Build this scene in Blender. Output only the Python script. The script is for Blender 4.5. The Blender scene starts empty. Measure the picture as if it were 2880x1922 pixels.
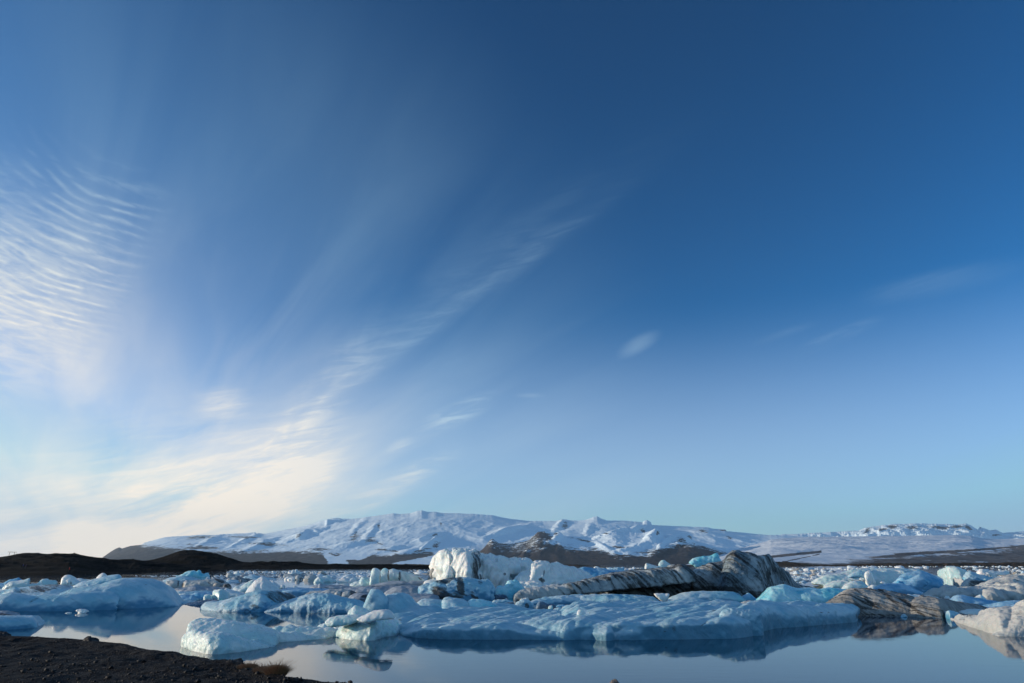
import bpy, math, random
import numpy as np
random.seed(7)
RNG = np.random.default_rng(11)
S = bpy.context.scene
COL = S.collection
R = math.radians

# ------------------------------------------------------------------ camera
EYE = 3.5                         # metres above the lagoon
PITCH = R(18.08)
FPX = 1920.0                      # focal length in photo pixels (24 mm on 36 mm, 2880 wide)
cam_d = bpy.data.cameras.new('camera'); cam = bpy.data.objects.new('camera', cam_d); COL.objects.link(cam)
cam_d.lens = 24.0; cam_d.sensor_width = 36.0; cam_d.clip_start = 0.1; cam_d.clip_end = 200000.0
cam.location = (0, 0, EYE); cam.rotation_euler = (R(90) + PITCH, 0, 0)
S.camera = cam

# ------------------------------------------------------------------ exposure, sun, sky
S.render.engine = 'CYCLES'
S.view_settings.view_transform = 'Standard'; S.view_settings.look = 'None'
S.view_settings.gamma = 1.0; S.view_settings.exposure = 0.0
S.cycles.max_bounces = 6; S.cycles.transparent_max_bounces = 8
S.cycles.diffuse_bounces = 3; S.cycles.glossy_bounces = 3; S.cycles.volume_bounces = 0
SUN_EL = R(8.5); SUN_AZ = R(-86.0)          # azimuth from the view direction, towards the left
sun_d = bpy.data.lights.new('sun', 'SUN'); sun = bpy.data.objects.new('sun', sun_d); COL.objects.link(sun)
sun_d.energy = 5.0; sun_d.angle = R(0.5); sun_d.color = (1.0, 0.84, 0.64)
sdir = (math.sin(SUN_AZ)*math.cos(SUN_EL), math.cos(SUN_AZ)*math.cos(SUN_EL), math.sin(SUN_EL))
import mathutils
sun.rotation_euler = mathutils.Vector(sdir).to_track_quat('Z', 'Y').to_euler()

def pdir(px, py):
    """unit direction seen at a photo pixel"""
    x = (np.asarray(px, float)-1440)/FPX; v = (961-np.asarray(py, float))/FPX
    y = math.cos(PITCH) - v*math.sin(PITCH); z = math.sin(PITCH) + v*math.cos(PITCH)
    return x, y, z
def udir(px, py):
    d = np.array(pdir(px, py)); return d/np.linalg.norm(d)

class NT:
    """tiny node helper"""
    def __init__(s, nt): s.nt = nt
    def n(s, typ, props=None, **ins):
        nd = s.nt.nodes.new(typ)
        for k, v in (props or {}).items(): setattr(nd, k, v)
        for k, v in ins.items():
            key = k.replace('_', ' ')
            if key.startswith('i') and key[1:].isdigit(): sock = nd.inputs[int(key[1:])]
            else: sock = nd.inputs[key]
            if isinstance(v, bpy.types.NodeSocket): s.nt.links.new(v, sock)
            else: sock.default_value = v
        return nd
    def m(s, op, a, b=0.0, c=0.0, clamp=False):
        return s.n('ShaderNodeMath', {'operation': op, 'use_clamp': clamp}, i0=a, i1=b, i2=c).outputs[0]
    def vm(s, op, a, b=(0, 0, 0)):
        nd = s.n('ShaderNodeVectorMath', {'operation': op}, i0=a, i1=b)
        return nd.outputs[1] if op in ('DOT_PRODUCT', 'LENGTH') else nd.outputs[0]
    def mapr(s, v, a, b, c=0.0, d=1.0, smooth=True):
        nd = s.n('ShaderNodeMapRange', {'interpolation_type': 'SMOOTHSTEP' if smooth else 'LINEAR'})
        for i, x in enumerate((v, a, b, c, d)):
            if isinstance(x, bpy.types.NodeSocket): s.nt.links.new(x, nd.inputs[i])
            else: nd.inputs[i].default_value = x
        return nd.outputs[0]
    def noise(s, vec, scale, detail=4, rough=.55, dist=0.0, col=False):
        nd = s.n('ShaderNodeTexNoise', None, Vector=vec, Scale=scale, Detail=detail, Roughness=rough, Distortion=dist)
        return nd.outputs[1 if col else 0]
    def mix(s, f, a, b, blend='MIX'):
        nd = s.n('ShaderNodeMix', {'data_type': 'RGBA', 'blend_type': blend, 'clamp_factor': True})
        for i, x in ((0, f), (6, a), (7, b)):
            if isinstance(x, bpy.types.NodeSocket): s.nt.links.new(x, nd.inputs[i])
            else: nd.inputs[i].default_value = (*x, 1) if isinstance(x, tuple) and len(x) == 3 else x
        return nd.outputs[2]
    def comb(s, x, y, z=0.0):
        return s.n('ShaderNodeCombineXYZ', None, X=x, Y=y, Z=z).outputs[0]

world = bpy.data.worlds.new('World'); S.world = world; world.use_nodes = True
w = NT(world.node_tree); world.node_tree.nodes.clear()
skyt = w.n('ShaderNodeTexSky', {'sky_type': 'NISHITA', 'sun_disc': False, 'sun_elevation': SUN_EL, 'sun_rotation': SUN_AZ,
                                'altitude': 0.0, 'air_density': 0.8, 'dust_density': 0.0, 'ozone_density': 4.0})
D = w.n('ShaderNodeTexCoord').outputs['Generated']
D = w.vm('NORMALIZE', D)
sx = w.n('ShaderNodeSeparateXYZ', None, Vector=D)
zz = w.m('MAXIMUM', w.m('ADD', sx.outputs[2], 0.12), 0.05)
plane = w.comb(w.m('DIVIDE', sx.outputs[0], zz), w.m('DIVIDE', sx.outputs[1], zz), 0.0)     # cirrus deck coordinates
Q = 2880/2350.0
def axes(c, a, b):
    """direction-space patch: centre, end of its long axis, end of its short axis"""
    c, a, b = [udir(p[0]*Q, p[1]*Q) for p in (c, a, b)]
    da, db = a-c, b-c
    rel = w.vm('SUBTRACT', D, tuple(c))
    s = w.vm('DOT_PRODUCT', rel, tuple(da/np.dot(da, da)))
    t = w.vm('DOT_PRODUCT', rel, tuple(db/np.dot(db, db)))
    return s, t
def ell(s, t, soft=1.0):
    r = w.m('SQRT', w.m('ADD', w.m('MULTIPLY', s, s), w.m('MULTIPLY', t, t)))
    return w.mapr(r, 1.0, 1.0-soft)
# streaks of the cirrus deck run away from the viewer and to the left
az = R(-31)
def streak(rot, sc_along, sc_across, scale, detail, dist, off=0.0):
    a = rot
    al = w.vm('DOT_PRODUCT', plane, (math.sin(a)*sc_along, math.cos(a)*sc_along, 0))
    ac = w.vm('DOT_PRODUCT', plane, (math.cos(a)*sc_across, -math.sin(a)*sc_across, 0))
    return w.noise(w.comb(al, ac, off), scale, detail, .55, dist)
veil = streak(az, .16, .8, 1.0, 2, .35, 3.1)
fine = streak(az, .35, 2.0, 2.2, 5, .6, 7.7)
sd = w.vm('DOT_PRODUCT', D, tuple(udir(900, 1400)-udir(400, 1400)))       # slow sideways coordinate
low = w.noise(w.comb(w.m('MULTIPLY', sd, 17.0), w.m('SUBTRACT', w.m('MULTIPLY', sx.outputs[2], 15.0), w.m('MULTIPLY', sd, 22.0)), 2.0), 1.0, 7, .6, .5)
wisp = w.noise(w.comb(w.m('MULTIPLY', sd, 60.0), w.m('SUBTRACT', w.m('MULTIPLY', sx.outputs[2], 75.0), w.m('MULTIPLY', sd, 85.0)), 5.0), 1.0, 5, .62, .8)
Lc = udir(60*Q, 1290*Q)
ang = w.vm('DOT_PRODUCT', D, tuple(Lc))
left = w.mapr(ang, .60, 1.0)                   # fades out some 50 degrees from the bright corner
leftn = w.mapr(ang, .84, 1.0)
lown = w.mapr(low, .33, .66)
finen = w.mapr(fine, .34, .68)
wispn = w.mapr(wisp, .38, .66)
total = w.m('MULTIPLY', w.m('MULTIPLY', w.mapr(veil, .34, .74), left), .46)
total = w.m('ADD', total, w.m('MULTIPLY', w.m('MULTIPLY', finen, left), .12))
def add(mask, tex, floor, k):
    global total
    f = w.m('ADD', floor, w.m('MULTIPLY', tex, 1.0-floor))
    total = w.m('ADD', total, w.m('MULTIPLY', w.m('MULTIPLY', mask, f), k))
# bright bank low on the left, broken by streaks
bt = w.m('ADD', w.m('MULTIPLY', lown, .70), w.m('MULTIPLY', wispn, .42))
s, t = axes((330, 1240), (960, 1050), (230, 870)); add(ell(s, t), bt, .0, .52)
s, t = axes((560, 1120), (960, 1010), (500, 940)); add(ell(s, t), bt, .0, .34)
s, t = axes((100, 1300), (1000, 1270), (60, 1050)); add(ell(s, t), lown, .45, .50)
# mass on the far left at mid height, its tail falling to the right
s, t = axes((190, 590), (330, 650), (100, 800))
fib = w.mapr(w.noise(w.comb(w.m('MULTIPLY', s, .9), w.m('MULTIPLY', t, 5.0), 9.0), 2.0, 7, .66, .5), .30, .68)
s, t = axes((-60, 660), (360, 740), (-20, 290)); add(ell(s, t), fib, .22, .62)
s, t = axes((190, 850), (330, 1030), (80, 900)); add(ell(s, t), finen, .4, .22)
# ripples across it
s, t = axes((190, 590), (330, 650), (100, 800))
wob = w.noise(w.comb(w.m('MULTIPLY', s, .35), w.m('MULTIPLY', t, 1.2)), 1.6, 2, .4)
curv = w.m('MULTIPLY', w.m('MULTIPLY', s, s), .09)
ph = w.m('ADD', w.m('ADD', t, curv), w.m('MULTIPLY', wob, .30))
ph = w.m('ADD', ph, w.m('MULTIPLY', w.m('MULTIPLY', t, t), .26))
wv = w.m('POWER', w.m('ADD', .5, w.m('MULTIPLY', w.m('SINE', w.m('MULTIPLY', ph, 70.0)), .5)), 2.0)
rip_n = w.mapr(w.noise(w.comb(w.m('MULTIPLY', s, 1.1), w.m('MULTIPLY', t, 7.0), 4.0), 1.5, 5, .65, .4), .36, .68)
rmask = w.m('MULTIPLY', w.mapr(s, 1.05, .1), w.mapr(s, -2.4, .4))
rmask = w.m('MULTIPLY', rmask, w.m('MULTIPLY', w.mapr(t, -1.2, -.4), w.mapr(t, 1.15, .5)))
add(w.m('MULTIPLY', wv, rmask), rip_n, .05, .46)
# long diagonal band
s, t = axes((1010, 740), (1230, 510), (975, 700))
tb = w.m('ADD', w.m('ADD', t, w.m('MULTIPLY', s, .6)), w.m('MULTIPLY', w.m('MULTIPLY', s, s), -.09))
band = w.m('MULTIPLY', w.mapr(tb, -.8, .1), w.mapr(tb, 3.0, .0))
band = w.m('MULTIPLY', band, w.m('MULTIPLY', w.mapr(s, 2.5, -.3), w.mapr(s, -2.6, .2)))
add(band, w.m('MULTIPLY', finen, wispn), .35, .15)
add(w.m('MULTIPLY', w.m('MULTIPLY', w.mapr(tb, -.45, .05), w.mapr(tb, .75, .05)), w.m('MULTIPLY', w.mapr(s, 1.9, .1), w.mapr(s, -1.6, -.1))), w.m('MULTIPLY', finen, wispn), .25, .16)
# plume rising out of the bank
for (c, a, b, k) in (((760, 880), (960, 720), (700, 820), .15), ((690, 1000), (830, 870), (620, 920), .15), ((700, 1080), (880, 1030), (680, 1010), .12)):
    s, t = axes(c, a, b); add(ell(s, t), w.m('MULTIPLY', w.m('ADD', finen, .3), wispn), .25, k*1.5)
# small wisps
for (c, a, b, k, q) in (((1465, 791), (1530, 764), (1478, 814), .30, .8), ((1045, 952), (1165, 922), (1060, 985), .70, .05), ((960, 1085), (1100, 1040), (975, 1115), .70, .05),
                     ((510, 925), (590, 905), (515, 975), .4, .2), ((920, 1025), (965, 1000), (930, 1045), .4, .1), ((1915, 775), (2060, 748), (1925, 795), .20, .1),
                     ((1215, 908), (1260, 908), (1215, 916), .28, .6), ((860, 1140), (1010, 1090), (880, 1180), .4, .2), ((1000, 1180), (1130, 1176), (1000, 1190), .35, .6),
                     ((1800, 765), (1900, 745), (1805, 778), .14, .4), ((2150, 650), (2400, 600), (2160, 690), .16, .5)):
    s, t = axes(c, a, b); add(ell(s, t), wispn, q, k)
total = w.m('MINIMUM', total, .94)
# the sky texture through the camera's contrast and white balance
sp = w.n('ShaderNodeSeparateColor', None, Color=skyt.outputs[0])
ch = [w.m('MULTIPLY', w.m('POWER', w.m('MULTIPLY', sp.outputs[i], .1), e), g) for i, (e, g) in enumerate(((1.55, 22.0), (1.50, 38.5), (1.50, 32.0)))]
base = w.n('ShaderNodeCombineColor', None, Red=w.m('MINIMUM', ch[0], 8.6), Green=w.m('MINIMUM', ch[1], 6.4), Blue=w.m('MINIMUM', ch[2], 8.6)).outputs[0]
base = w.mix(w.mapr(sx.outputs[2], .36, .07, 0.0, .46), base, (6.2, 7.1, 8.9))      # thin high ice veil, thicker towards the horizon
base = w.mix(w.mapr(sx.outputs[1], .45, -.25, 0.0, .27), base, (4.2, 6.9, 9.8))      # added pale brightening of the unseen sky behind the viewer, lifts the ambient fill
cool = w.mix(leftn, (5.1, 6.9, 8.4), (13.0, 11.2, 9.0))
cool = w.mix(w.mapr(sx.outputs[2], 0.02, .75), cool, (2.5, 4.7, 6.6))
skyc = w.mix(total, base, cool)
world.cycles.sampling_method = 'MANUAL'; world.cycles.sample_map_resolution = 256
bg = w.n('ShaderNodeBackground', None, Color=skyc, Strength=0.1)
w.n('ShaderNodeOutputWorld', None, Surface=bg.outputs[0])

# ------------------------------------------------------------------ numeric noise
_perm = RNG.permutation(256); _perm = np.concatenate([_perm, _perm, _perm])
_g = RNG.normal(size=(256, 3)); _g /= np.linalg.norm(_g, axis=1)[:, None]
def pnoise(P):
    P = np.asarray(P, float); Pi = np.floor(P).astype(np.int64); f = P-Pi; Pi &= 255
    u = f*f*f*(f*(f*6-15)+10)
    out = 0
    X = [Pi[:, 0], (Pi[:, 0]+1) & 255]; Y = [Pi[:, 1], (Pi[:, 1]+1) & 255]; Z = [Pi[:, 2], (Pi[:, 2]+1) & 255]
    for i in (0, 1):
        wx = u[:, 0] if i else 1-u[:, 0]
        for j in (0, 1):
            wy = u[:, 1] if j else 1-u[:, 1]
            a = _perm[_perm[X[i]]+Y[j]]
            for k in (0, 1):
                wz = u[:, 2] if k else 1-u[:, 2]
                gr = _g[_perm[a+Z[k]]]
                out = out + wx*wy*wz*(gr[:, 0]*(f[:, 0]-i)+gr[:, 1]*(f[:, 1]-j)+gr[:, 2]*(f[:, 2]-k))
    return out*1.6
def fbm(P, octv=4, gain=.5, lac=2.03):
    a = 1.0; s = 0.0; P = np.asarray(P, float)
    for o in range(octv):
        s = s + a*pnoise(P + 17.3*o); P = P*lac; a *= gain
    return s
def ridged(P, octv=4, gain=.5, lac=2.03):
    a = 1.0; s = 0.0; P = np.asarray(P, float)
    for o in range(octv):
        s = s + a*(1-2*np.abs(pnoise(P + 9.1*o))); P = P*lac; a *= gain
    return s

# ------------------------------------------------------------------ helpers
CR = {'A': (0, 1540, .26383), 'B': (500, 1540, .26383), 'C': (1000, 1500, .26383), 'D': (1500, 1500, .26383), 'E': (2000, 1500, .18723),
      'F': (2380, 1500, .21683), 'G': (600, 1585, .21277), 'H': (2180, 1580, .12766), 'I': (1380, 1620, .17021), 'J': (380, 1590, .17021),
      'P': (0, 1535, .10213), '1': (200, 1420, .38298), '2': (1000, 1420, .25532), '3': (1500, 1420, .29787), '4': (2100, 1440, .33191), '0': (0, 0, 1.0)}
def pp(c, pts):
    x0, y0, k = CR[c]
    return [(x0+k*x, y0+k*y) for x, y in pts]
def at(px, py, Y):
    x, y, z = pdir(px, py); t = Y/y
    return x*t, np.full_like(np.asarray(x*t, float), Y) if np.ndim(Y) == 0 else Y, EYE+z*t
def wat(px, py, h=0.0):
    x, y, z = pdir(px, py); t = (EYE-h)/np.maximum(-z, 1e-4)
    return x*t, y*t
def mesh_obj(name, V, F, mat=None, parent=None, smooth=True, loc=None):
    V = np.asarray(V, float)
    me = bpy.data.meshes.new(name)
    if loc is not None: V = V-np.asarray(loc)
    if isinstance(F, np.ndarray):
        k = F.shape[1]; nf = len(F)
        me.vertices.add(len(V)); me.vertices.foreach_set('co', V.ravel())
        me.loops.add(nf*k); me.loops.foreach_set('vertex_index', F.ravel().astype(np.int32))
        me.polygons.add(nf); me.polygons.foreach_set('loop_start', np.arange(nf, dtype=np.int32)*k)
        me.update(calc_edges=True); me.validate()
    else:
        me.from_pydata([tuple(v) for v in V], [], F); me.update()
    if smooth: me.polygons.foreach_set('use_smooth', [True]*len(me.polygons))
    if mat: me.materials.append(mat)
    o = bpy.data.objects.new(name, me); COL.objects.link(o)
    if loc is not None: o.location = loc
    if parent is not None: o.parent = parent
    return o
def grid_faces(nu, nv):
    i = np.arange(nu-1)[:, None]*nv + np.arange(nv-1)[None, :]; i = i.ravel()
    return np.stack([i, i+nv, i+nv+1, i+1], 1)
def tag(o, label=None, cat=None, group=None, kind=None):
    if label: o['label'] = label
    if cat: o['category'] = cat
    if group: o['group'] = group
    if kind: o['kind'] = kind
    return o
def attr(o, name, vals):
    a = o.data.attributes.new(name, 'FLOAT', 'POINT'); a.data.foreach_set('value', np.asarray(vals, np.float32))
def poly(pts, x):
    p = np.array(pts, float); return np.interp(x, p[:, 0], p[:, 1])
def new_mat(name):
    m = bpy.data.materials.new(name); m.use_nodes = True; m.node_tree.nodes.clear()
    t = NT(m.node_tree); out = t.n('ShaderNodeOutputMaterial'); return m, t, out

# ------------------------------------------------------------------ terrain materials
def terrain_mat(name, rockA, rockB, snow=(.80, .93, 1.0), rscale=.002, bump=30.0, bscale=.004, rough=.9, band=1.0):
    m, t, out = new_mat(name)
    geo = t.n('ShaderNodeNewGeometry'); pos = t.vm('MULTIPLY', geo.outputs['Position'], (1, 1, band))      # rock strata lie level
    a = t.n('ShaderNodeAttribute', {'attribute_name': 'rock'}).outputs['Fac']
    n1 = t.noise(pos, rscale, 8, .65); n2 = t.noise(pos, rscale*6, 6, .7)
    nn = t.m('ADD', t.m('MULTIPLY', t.m('SUBTRACT', n1, .5), 1.1), t.m('MULTIPLY', t.m('SUBTRACT', n2, .5), 1.3))
    f = t.mapr(t.m('ADD', a, nn), .44, .56)
    rock = t.mix(t.mapr(n2, .32, .68), rockA, rockB)
    col = t.mix(f, snow, rock)
    b = t.n('ShaderNodeBump', None, Strength=.45, Distance=bump, Height=t.noise(pos, bscale, 8, .65))
    bs = t.n('ShaderNodeBsdfPrincipled', None, Base_Color=col, Roughness=rough, Normal=b.outputs[0])
    bs.inputs['Specular IOR Level'].default_value = .03
    t.nt.links.new(bs.outputs[0], out.inputs[0]); return m
M_FAR = terrain_mat('snow_mountain', (.045, .042, .045), (.13, .11, .10), rscale=.0011, bump=50, bscale=.0016, band=6.0)
M_MID = terrain_mat('rocky_mountain', (.032, .030, .033), (.088, .076, .072), rscale=.0018, bump=40, bscale=.002, band=5.0)
M_GLAC = terrain_mat('glacier_ice', (.07, .062, .06), (.20, .18, .17), snow=(.66, .72, .78), rscale=.0012, bump=22, bscale=.006)
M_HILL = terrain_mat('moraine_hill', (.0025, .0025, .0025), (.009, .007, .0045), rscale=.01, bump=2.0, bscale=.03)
M_LOW = terrain_mat('brown_moraine', (.03, .022, .016), (.13, .085, .05), rscale=.004, bump=6.0, bscale=.01)

def spot(qx, qy, x, y, rx, ry, ang=0):
    c, s_ = math.cos(R(ang)), math.sin(R(ang)); dx, dy = qx-x, qy-y
    a = (dx*c+dy*s_)/rx; b = (-dx*s_+dy*c)/ry
    return np.clip(1.15-np.sqrt(a*a+b*b), 0, 1)

def strip(name, crest, Y0, Y1, mat, nu, ns, amp, wl, e=1.15, back=.25, jag=0.0, rock=None, ztop=None, rid=True, ay=1.0, nb=14, z0=-1.0, sm=0, bumps=()):
    """terrain rising from depth Y0 to a crest at depth Y1 whose outline is the crest line"""
    c = np.array(crest, float)
    px = np.linspace(c[0, 0], c[-1, 0], nu); py = np.interp(px, c[:, 0], c[:, 1])
    X, Yc, Z = at(px, py, Y1)
    if jag:
        Z = Z + jag*fbm(np.stack([X/(Y1*.006), X*0+3.3, X*0], 1), 5, .6)
    y0 = Y0 if np.ndim(Y0) else np.full(nu, float(Y0))
    s = np.concatenate([np.linspace(0, 1, ns), 1+np.linspace(0, 1, nb+1)[1:]])
    ss = s[None, :]
    Yg = np.where(ss <= 1, y0[:, None]+(Y1-y0[:, None])*ss, Y1+(ss-1)*(Y1*back))
    Xg = (X/Y1)[:, None]*Yg
    kern = np.hanning(2*sm+3)[1:-1] if sm else None
    if sm:
        Zs = np.convolve(np.pad(Z, sm, mode='edge'), kern/kern.sum(), 'valid')
        blend = np.clip(ss, 0, 1)**8*np.where(ss > 1, np.clip(1-(ss-1)*3, 0, 1), 1)
        Z2 = Zs[:, None]+(Z-Zs)[:, None]*blend
    else: Z2 = Z[:, None]
    h = np.where(ss <= 1, np.clip(ss, 0, 1)**e, np.cos(np.clip(ss-1, 0, 1)*math.pi/2)**.7)
    Zg = z0+(Z2-z0)*h
    P = np.stack([Xg.ravel()/wl, Yg.ravel()/(wl*ay), np.zeros(Xg.size)], 1)
    nz = (ridged(P, 5, .52) - .8) if rid else fbm(P, 5, .5)
    env = (np.clip(ss, 0, 1)*np.clip(1-ss, 0, 1)*4)**.75 + np.where(ss > 1, .5*(ss-1), 0) + 0.0
    Zg = Zg + (nz.reshape(Zg.shape))*amp*env
    if bumps:
        cy = Yg*math.cos(PITCH)+(Zg-EYE)*math.sin(PITCH); cz = -Yg*math.sin(PITCH)+(Zg-EYE)*math.cos(PITCH)
        bx, by = 1440+FPX*Xg/cy, 961-FPX*cz/cy
        jx = 5*fbm(P*3.0, 3).reshape(bx.shape)
        for b_ in bumps: Zg = Zg + .6*b_[5]*np.clip(spot(bx+jx, by+jx*.5, *b_[:5])/1.15, 0, 1)*np.clip(ss*4, 0, 1)*(ss <= 1)
    # never let a slope stand above the line of sight to its own crest
    lim = EYE + (Z[:, None]-EYE)*np.clip(Yg/Y1, 0, 1)
    over = (ss < 1)
    Zg = np.where(over & (Zg > lim-.012*amp), lim-.012*amp-.10*np.abs(Zg-lim), Zg)
    V = np.stack([Xg.ravel(), Yg.ravel(), Zg.ravel()], 1)
    o = mesh_obj(name, V, grid_faces(nu, ns+nb), mat)
    # screen row of each vertex, only used to lay bare rock where the real slopes are bare
    cy = (V[:, 1]*math.cos(PITCH)+(V[:, 2]-EYE)*math.sin(PITCH)); cz = (-V[:, 1]*math.sin(PITCH)+(V[:, 2]-EYE)*math.cos(PITCH))
    qx = 1440+FPX*V[:, 0]/cy; qy = 961-FPX*cz/cy
    if rock is not None: attr(o, 'rock', rock(qx, qy, V, np.repeat(s[None, :], nu, 0).ravel()))
    else: attr(o, 'rock', np.ones(len(V)))
    tag(o, kind='structure')
    return o

def gl(qx, qy, line, soft=10.0):     # 1 below a pixel line
    return np.clip((qy-poly(line, qx))/soft+.5, 0, 1)

# main ice cap and its flanks
crest1 = pp('1', [(150, 470), (230, 388), (290, 345), (330, 322), (355, 312), (375, 322), (430, 303), (520, 293), (540, 277), (590, 265), (640, 250), (690, 238), (770, 232), (850, 228), (930, 222), (1050, 222), (1150, 215), (1300, 208), (1352, 200), (1362, 215), (1430, 212), (1500, 198), (1600, 178), (1700, 160), (1790, 140), (1860, 120), (1880, 105), (1910, 112), (2000, 110), (2100, 100), (2200, 88), (2300, 72)]) \
    + pp('2', [(420, 93), (480, 103), (600, 95), (680, 68), (730, 62), (790, 78), (870, 77), (960, 92), (1100, 93), (1300, 102), (1500, 115), (1700, 155), (1900, 178), (2100, 180), (2210, 180), (2270, 165), (2300, 172)]) \
    + pp('3', [(420, 150), (500, 140), (570, 115), (605, 110), (640, 130), (700, 150), (850, 150), (950, 158), (1035, 165), (1045, 152), (1075, 145), (1108, 160), (1120, 192), (1300, 200), (1500, 208), (1650, 215), (1700, 228), (1810, 232), (1830, 250), (2000, 265), (2200, 285), (2350, 288)]) \
    + [(2290, 1510), (2420, 1520), (2600, 1545), (3000, 1580)]
snowline1 = pp('1', [(0, 200), (420, 250), (520, 300), (600, 305), (700, 315), (900, 345), (1100, 345), (1300, 340), (1500, 350), (1700, 352), (1850, 350), (1935, 358), (2100, 372), (2200, 362), (2350, 372)]) \
    + pp('2', [(450, 540), (600, 525), (830, 520), (880, 560), (1000, 620)]) + [(1400, 1610), (3000, 1620)]
def rock1(qx, qy, V, s):
    r = gl(qx, qy, snowline1, 34)*.95
    r = r*(1-np.clip(spot(qx, qy, 985, 1568, 70, 14, -14)*2.5, 0, 1))       # the outlet glacier tongues
    r = r*(1-np.clip(spot(qx, qy, 950, 1580, 45, 12, 25)*2.5, 0, 1))
    r = np.maximum(r, spot(qx, qy, 990, 1578, 30, 8)*.9)
    r = np.where((qx > 1100) & (qx < 1400), r*(1-gl(qx, qy, pp('2', [(300, 672), (420, 645), (600, 605), (880, 562), (1000, 545)]), 8)), r)
    left = np.clip((470-qx)/120, 0, 1); r = np.maximum(r, left*.62)
    for a in ((560, 1512, 90, 12, -4), (690, 1512, 70, 8, 2), (740, 1530, 120, 10, 3), (840, 1506, 22, 12, -20), (1000, 1512, 40, 22, -20), (1065, 1478, 10, 14), (1225, 1535, 22, 26, -60), (1215, 1508, 40, 6, -20),
              (1040, 1520, 35, 16, 0), (1090, 1548, 90, 7, 6), (1240, 1475, 6, 10), (1065, 1530, 30, 8), (1590, 1475, 18, 20, 30), (1810, 1495, 20, 9, 40), (1975, 1492, 36, 10, 10), (2050, 1512, 24, 8, 20), (2035, 1493, 22, 5, 5),
              (650, 1555, 130, 12), (560, 1540, 120, 16, 4), (900, 1545, 120, 10, 3), (1180, 1550, 70, 8, -12), (1000, 1500, 16, 10, -30)):
        r = np.maximum(r, spot(qx, qy, *a)*.58)
    return r
BUMP1 = [(1215, 1530, 46, 7, -34, 240), (1205, 1512, 48, 5, -18, 170), (1140, 1556, 50, 8, -14, 160), (1010, 1478, 40, 9, -40, 70), (1040, 1500, 40, 10, -50, 90), (870, 1500, 60, 8, -18, 180), (840, 1512, 60, 7, -14, 160), (920, 1470, 90, 7, -14, 150), (735, 1530, 60, 8, -20, 140), (690, 1520, 50, 6, -24, 120), (590, 1520, 40, 6, -24, 120),
    (1575, 1478, 40, 10, -40, 110), (1655, 1490, 22, 12, -60, 90), (1740, 1500, 70, 8, -14, 220), (1790, 1492, 26, 8, -30, 180), (1440, 1490, 80, 10, -12, 120), (1420, 1498, 70, 6, -14, 120), (1980, 1500, 40, 6, 10, 120), (1000, 1530, 70, 6, -8, 120), (1100, 1545, 60, 6, -10, 120)]
strip('mountain', crest1, 15500, 25000, M_FAR, 1500, 170, 34, 1500, e=1.0, ay=2.0, jag=6, rock=rock1, sm=70, bumps=BUMP1)

# far range behind the valley glacier, right
crest4 = pp('4', [(150, 215), (250, 196), (300, 192), (500, 182), (700, 172), (950, 158), (1000, 135), (1100, 120), (1200, 108), (1260, 100), (1300, 103), (1450, 97), (1550, 100), (1700, 103), (1790, 108), (1860, 97), (1900, 115), (1960, 155), (1975, 125), (2000, 135), (2060, 155), (2110, 150), (2170, 180), (2350, 165), (2700, 175)])
def rock4(qx, qy, V, s):
    r = np.zeros(len(qx))
    for a in ((2440, 1493, 22, 12, -30), (2510, 1482, 30, 10), (2565, 1484, 45, 9), (2640, 1484, 60, 9, 4), (2690, 1482, 30, 9), (2725, 1486, 20, 9, 30), (2756, 1484, 6, 6), (2800, 1505, 26, 8), (2480, 1490, 25, 8)):
        r = np.maximum(r, spot(qx, qy, *a)*.70)
    return r
o = strip('mountain', crest4, 27000, 33000, M_FAR, 900, 90, 200, 1300, e=1.0, jag=14, rock=rock4, sm=40)
# middle peaks
crest2 = pp('2', [(1180, 660), (1330, 540), (1400, 490), (1450, 430), (1475, 395), (1500, 377), (1520, 380), (1540, 400), (1580, 425), (1700, 430), (1850, 410), (1920, 385), (1945, 355), (1990, 320), (2005, 300), (2080, 293), (2090, 310), (2140, 320), (2170, 330), (2190, 310), (2240, 298)]) \
    + pp('3', [(262, 268), (290, 293), (400, 300), (550, 310), (620, 290), (740, 245), (800, 250), (860, 262), (960, 265), (1030, 268), (1060, 262), (1090, 250), (1150, 232), (1185, 250), (1200, 262), (1230, 285), (1320, 290), (1370, 283), (1420, 280), (1480, 300), (1520, 340), (1600, 360), (1700, 390), (1800, 440), (1850, 465), (1950, 510), (2100, 560)])
snow2 = pp('2', [(1180, 300), (1440, 395), (1480, 440), (1600, 482), (1800, 492), (1990, 478), (2080, 465)]) + pp('3', [(60, 400), (150, 385), (215, 365), (300, 405), (420, 425), (560, 425), (650, 435), (720, 466), (830, 482), (950, 476), (1100, 455), (1200, 425), (1280, 390), (1400, 368), (1500, 380), (1600, 410), (1800, 450), (2100, 480)])
def rock2(qx, qy, V, s):
    r = gl(qx, qy, snow2, 50)
    r = np.maximum(r, np.where(qx < 1575, .60, 0)*np.clip((1575-qx)/30, 0, 1))
    for a in ((1383, 1520, 12, 10), (1508, 1500, 26, 7), (1563, 1502, 18, 12, 20), (1440, 1532, 60, 6, 2), (1640, 1520, 60, 6, 12), (1850, 1500, 14, 14, -50), (1915, 1520, 26, 18, 10), (1985, 1545, 50, 12, 26), (1745, 1540, 60, 8, 5), (1700, 1500, 30, 5, 10), (1940, 1510, 26, 8, 40)):
        r = np.maximum(r, spot(qx, qy, *a)*.60)
    return r
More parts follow.
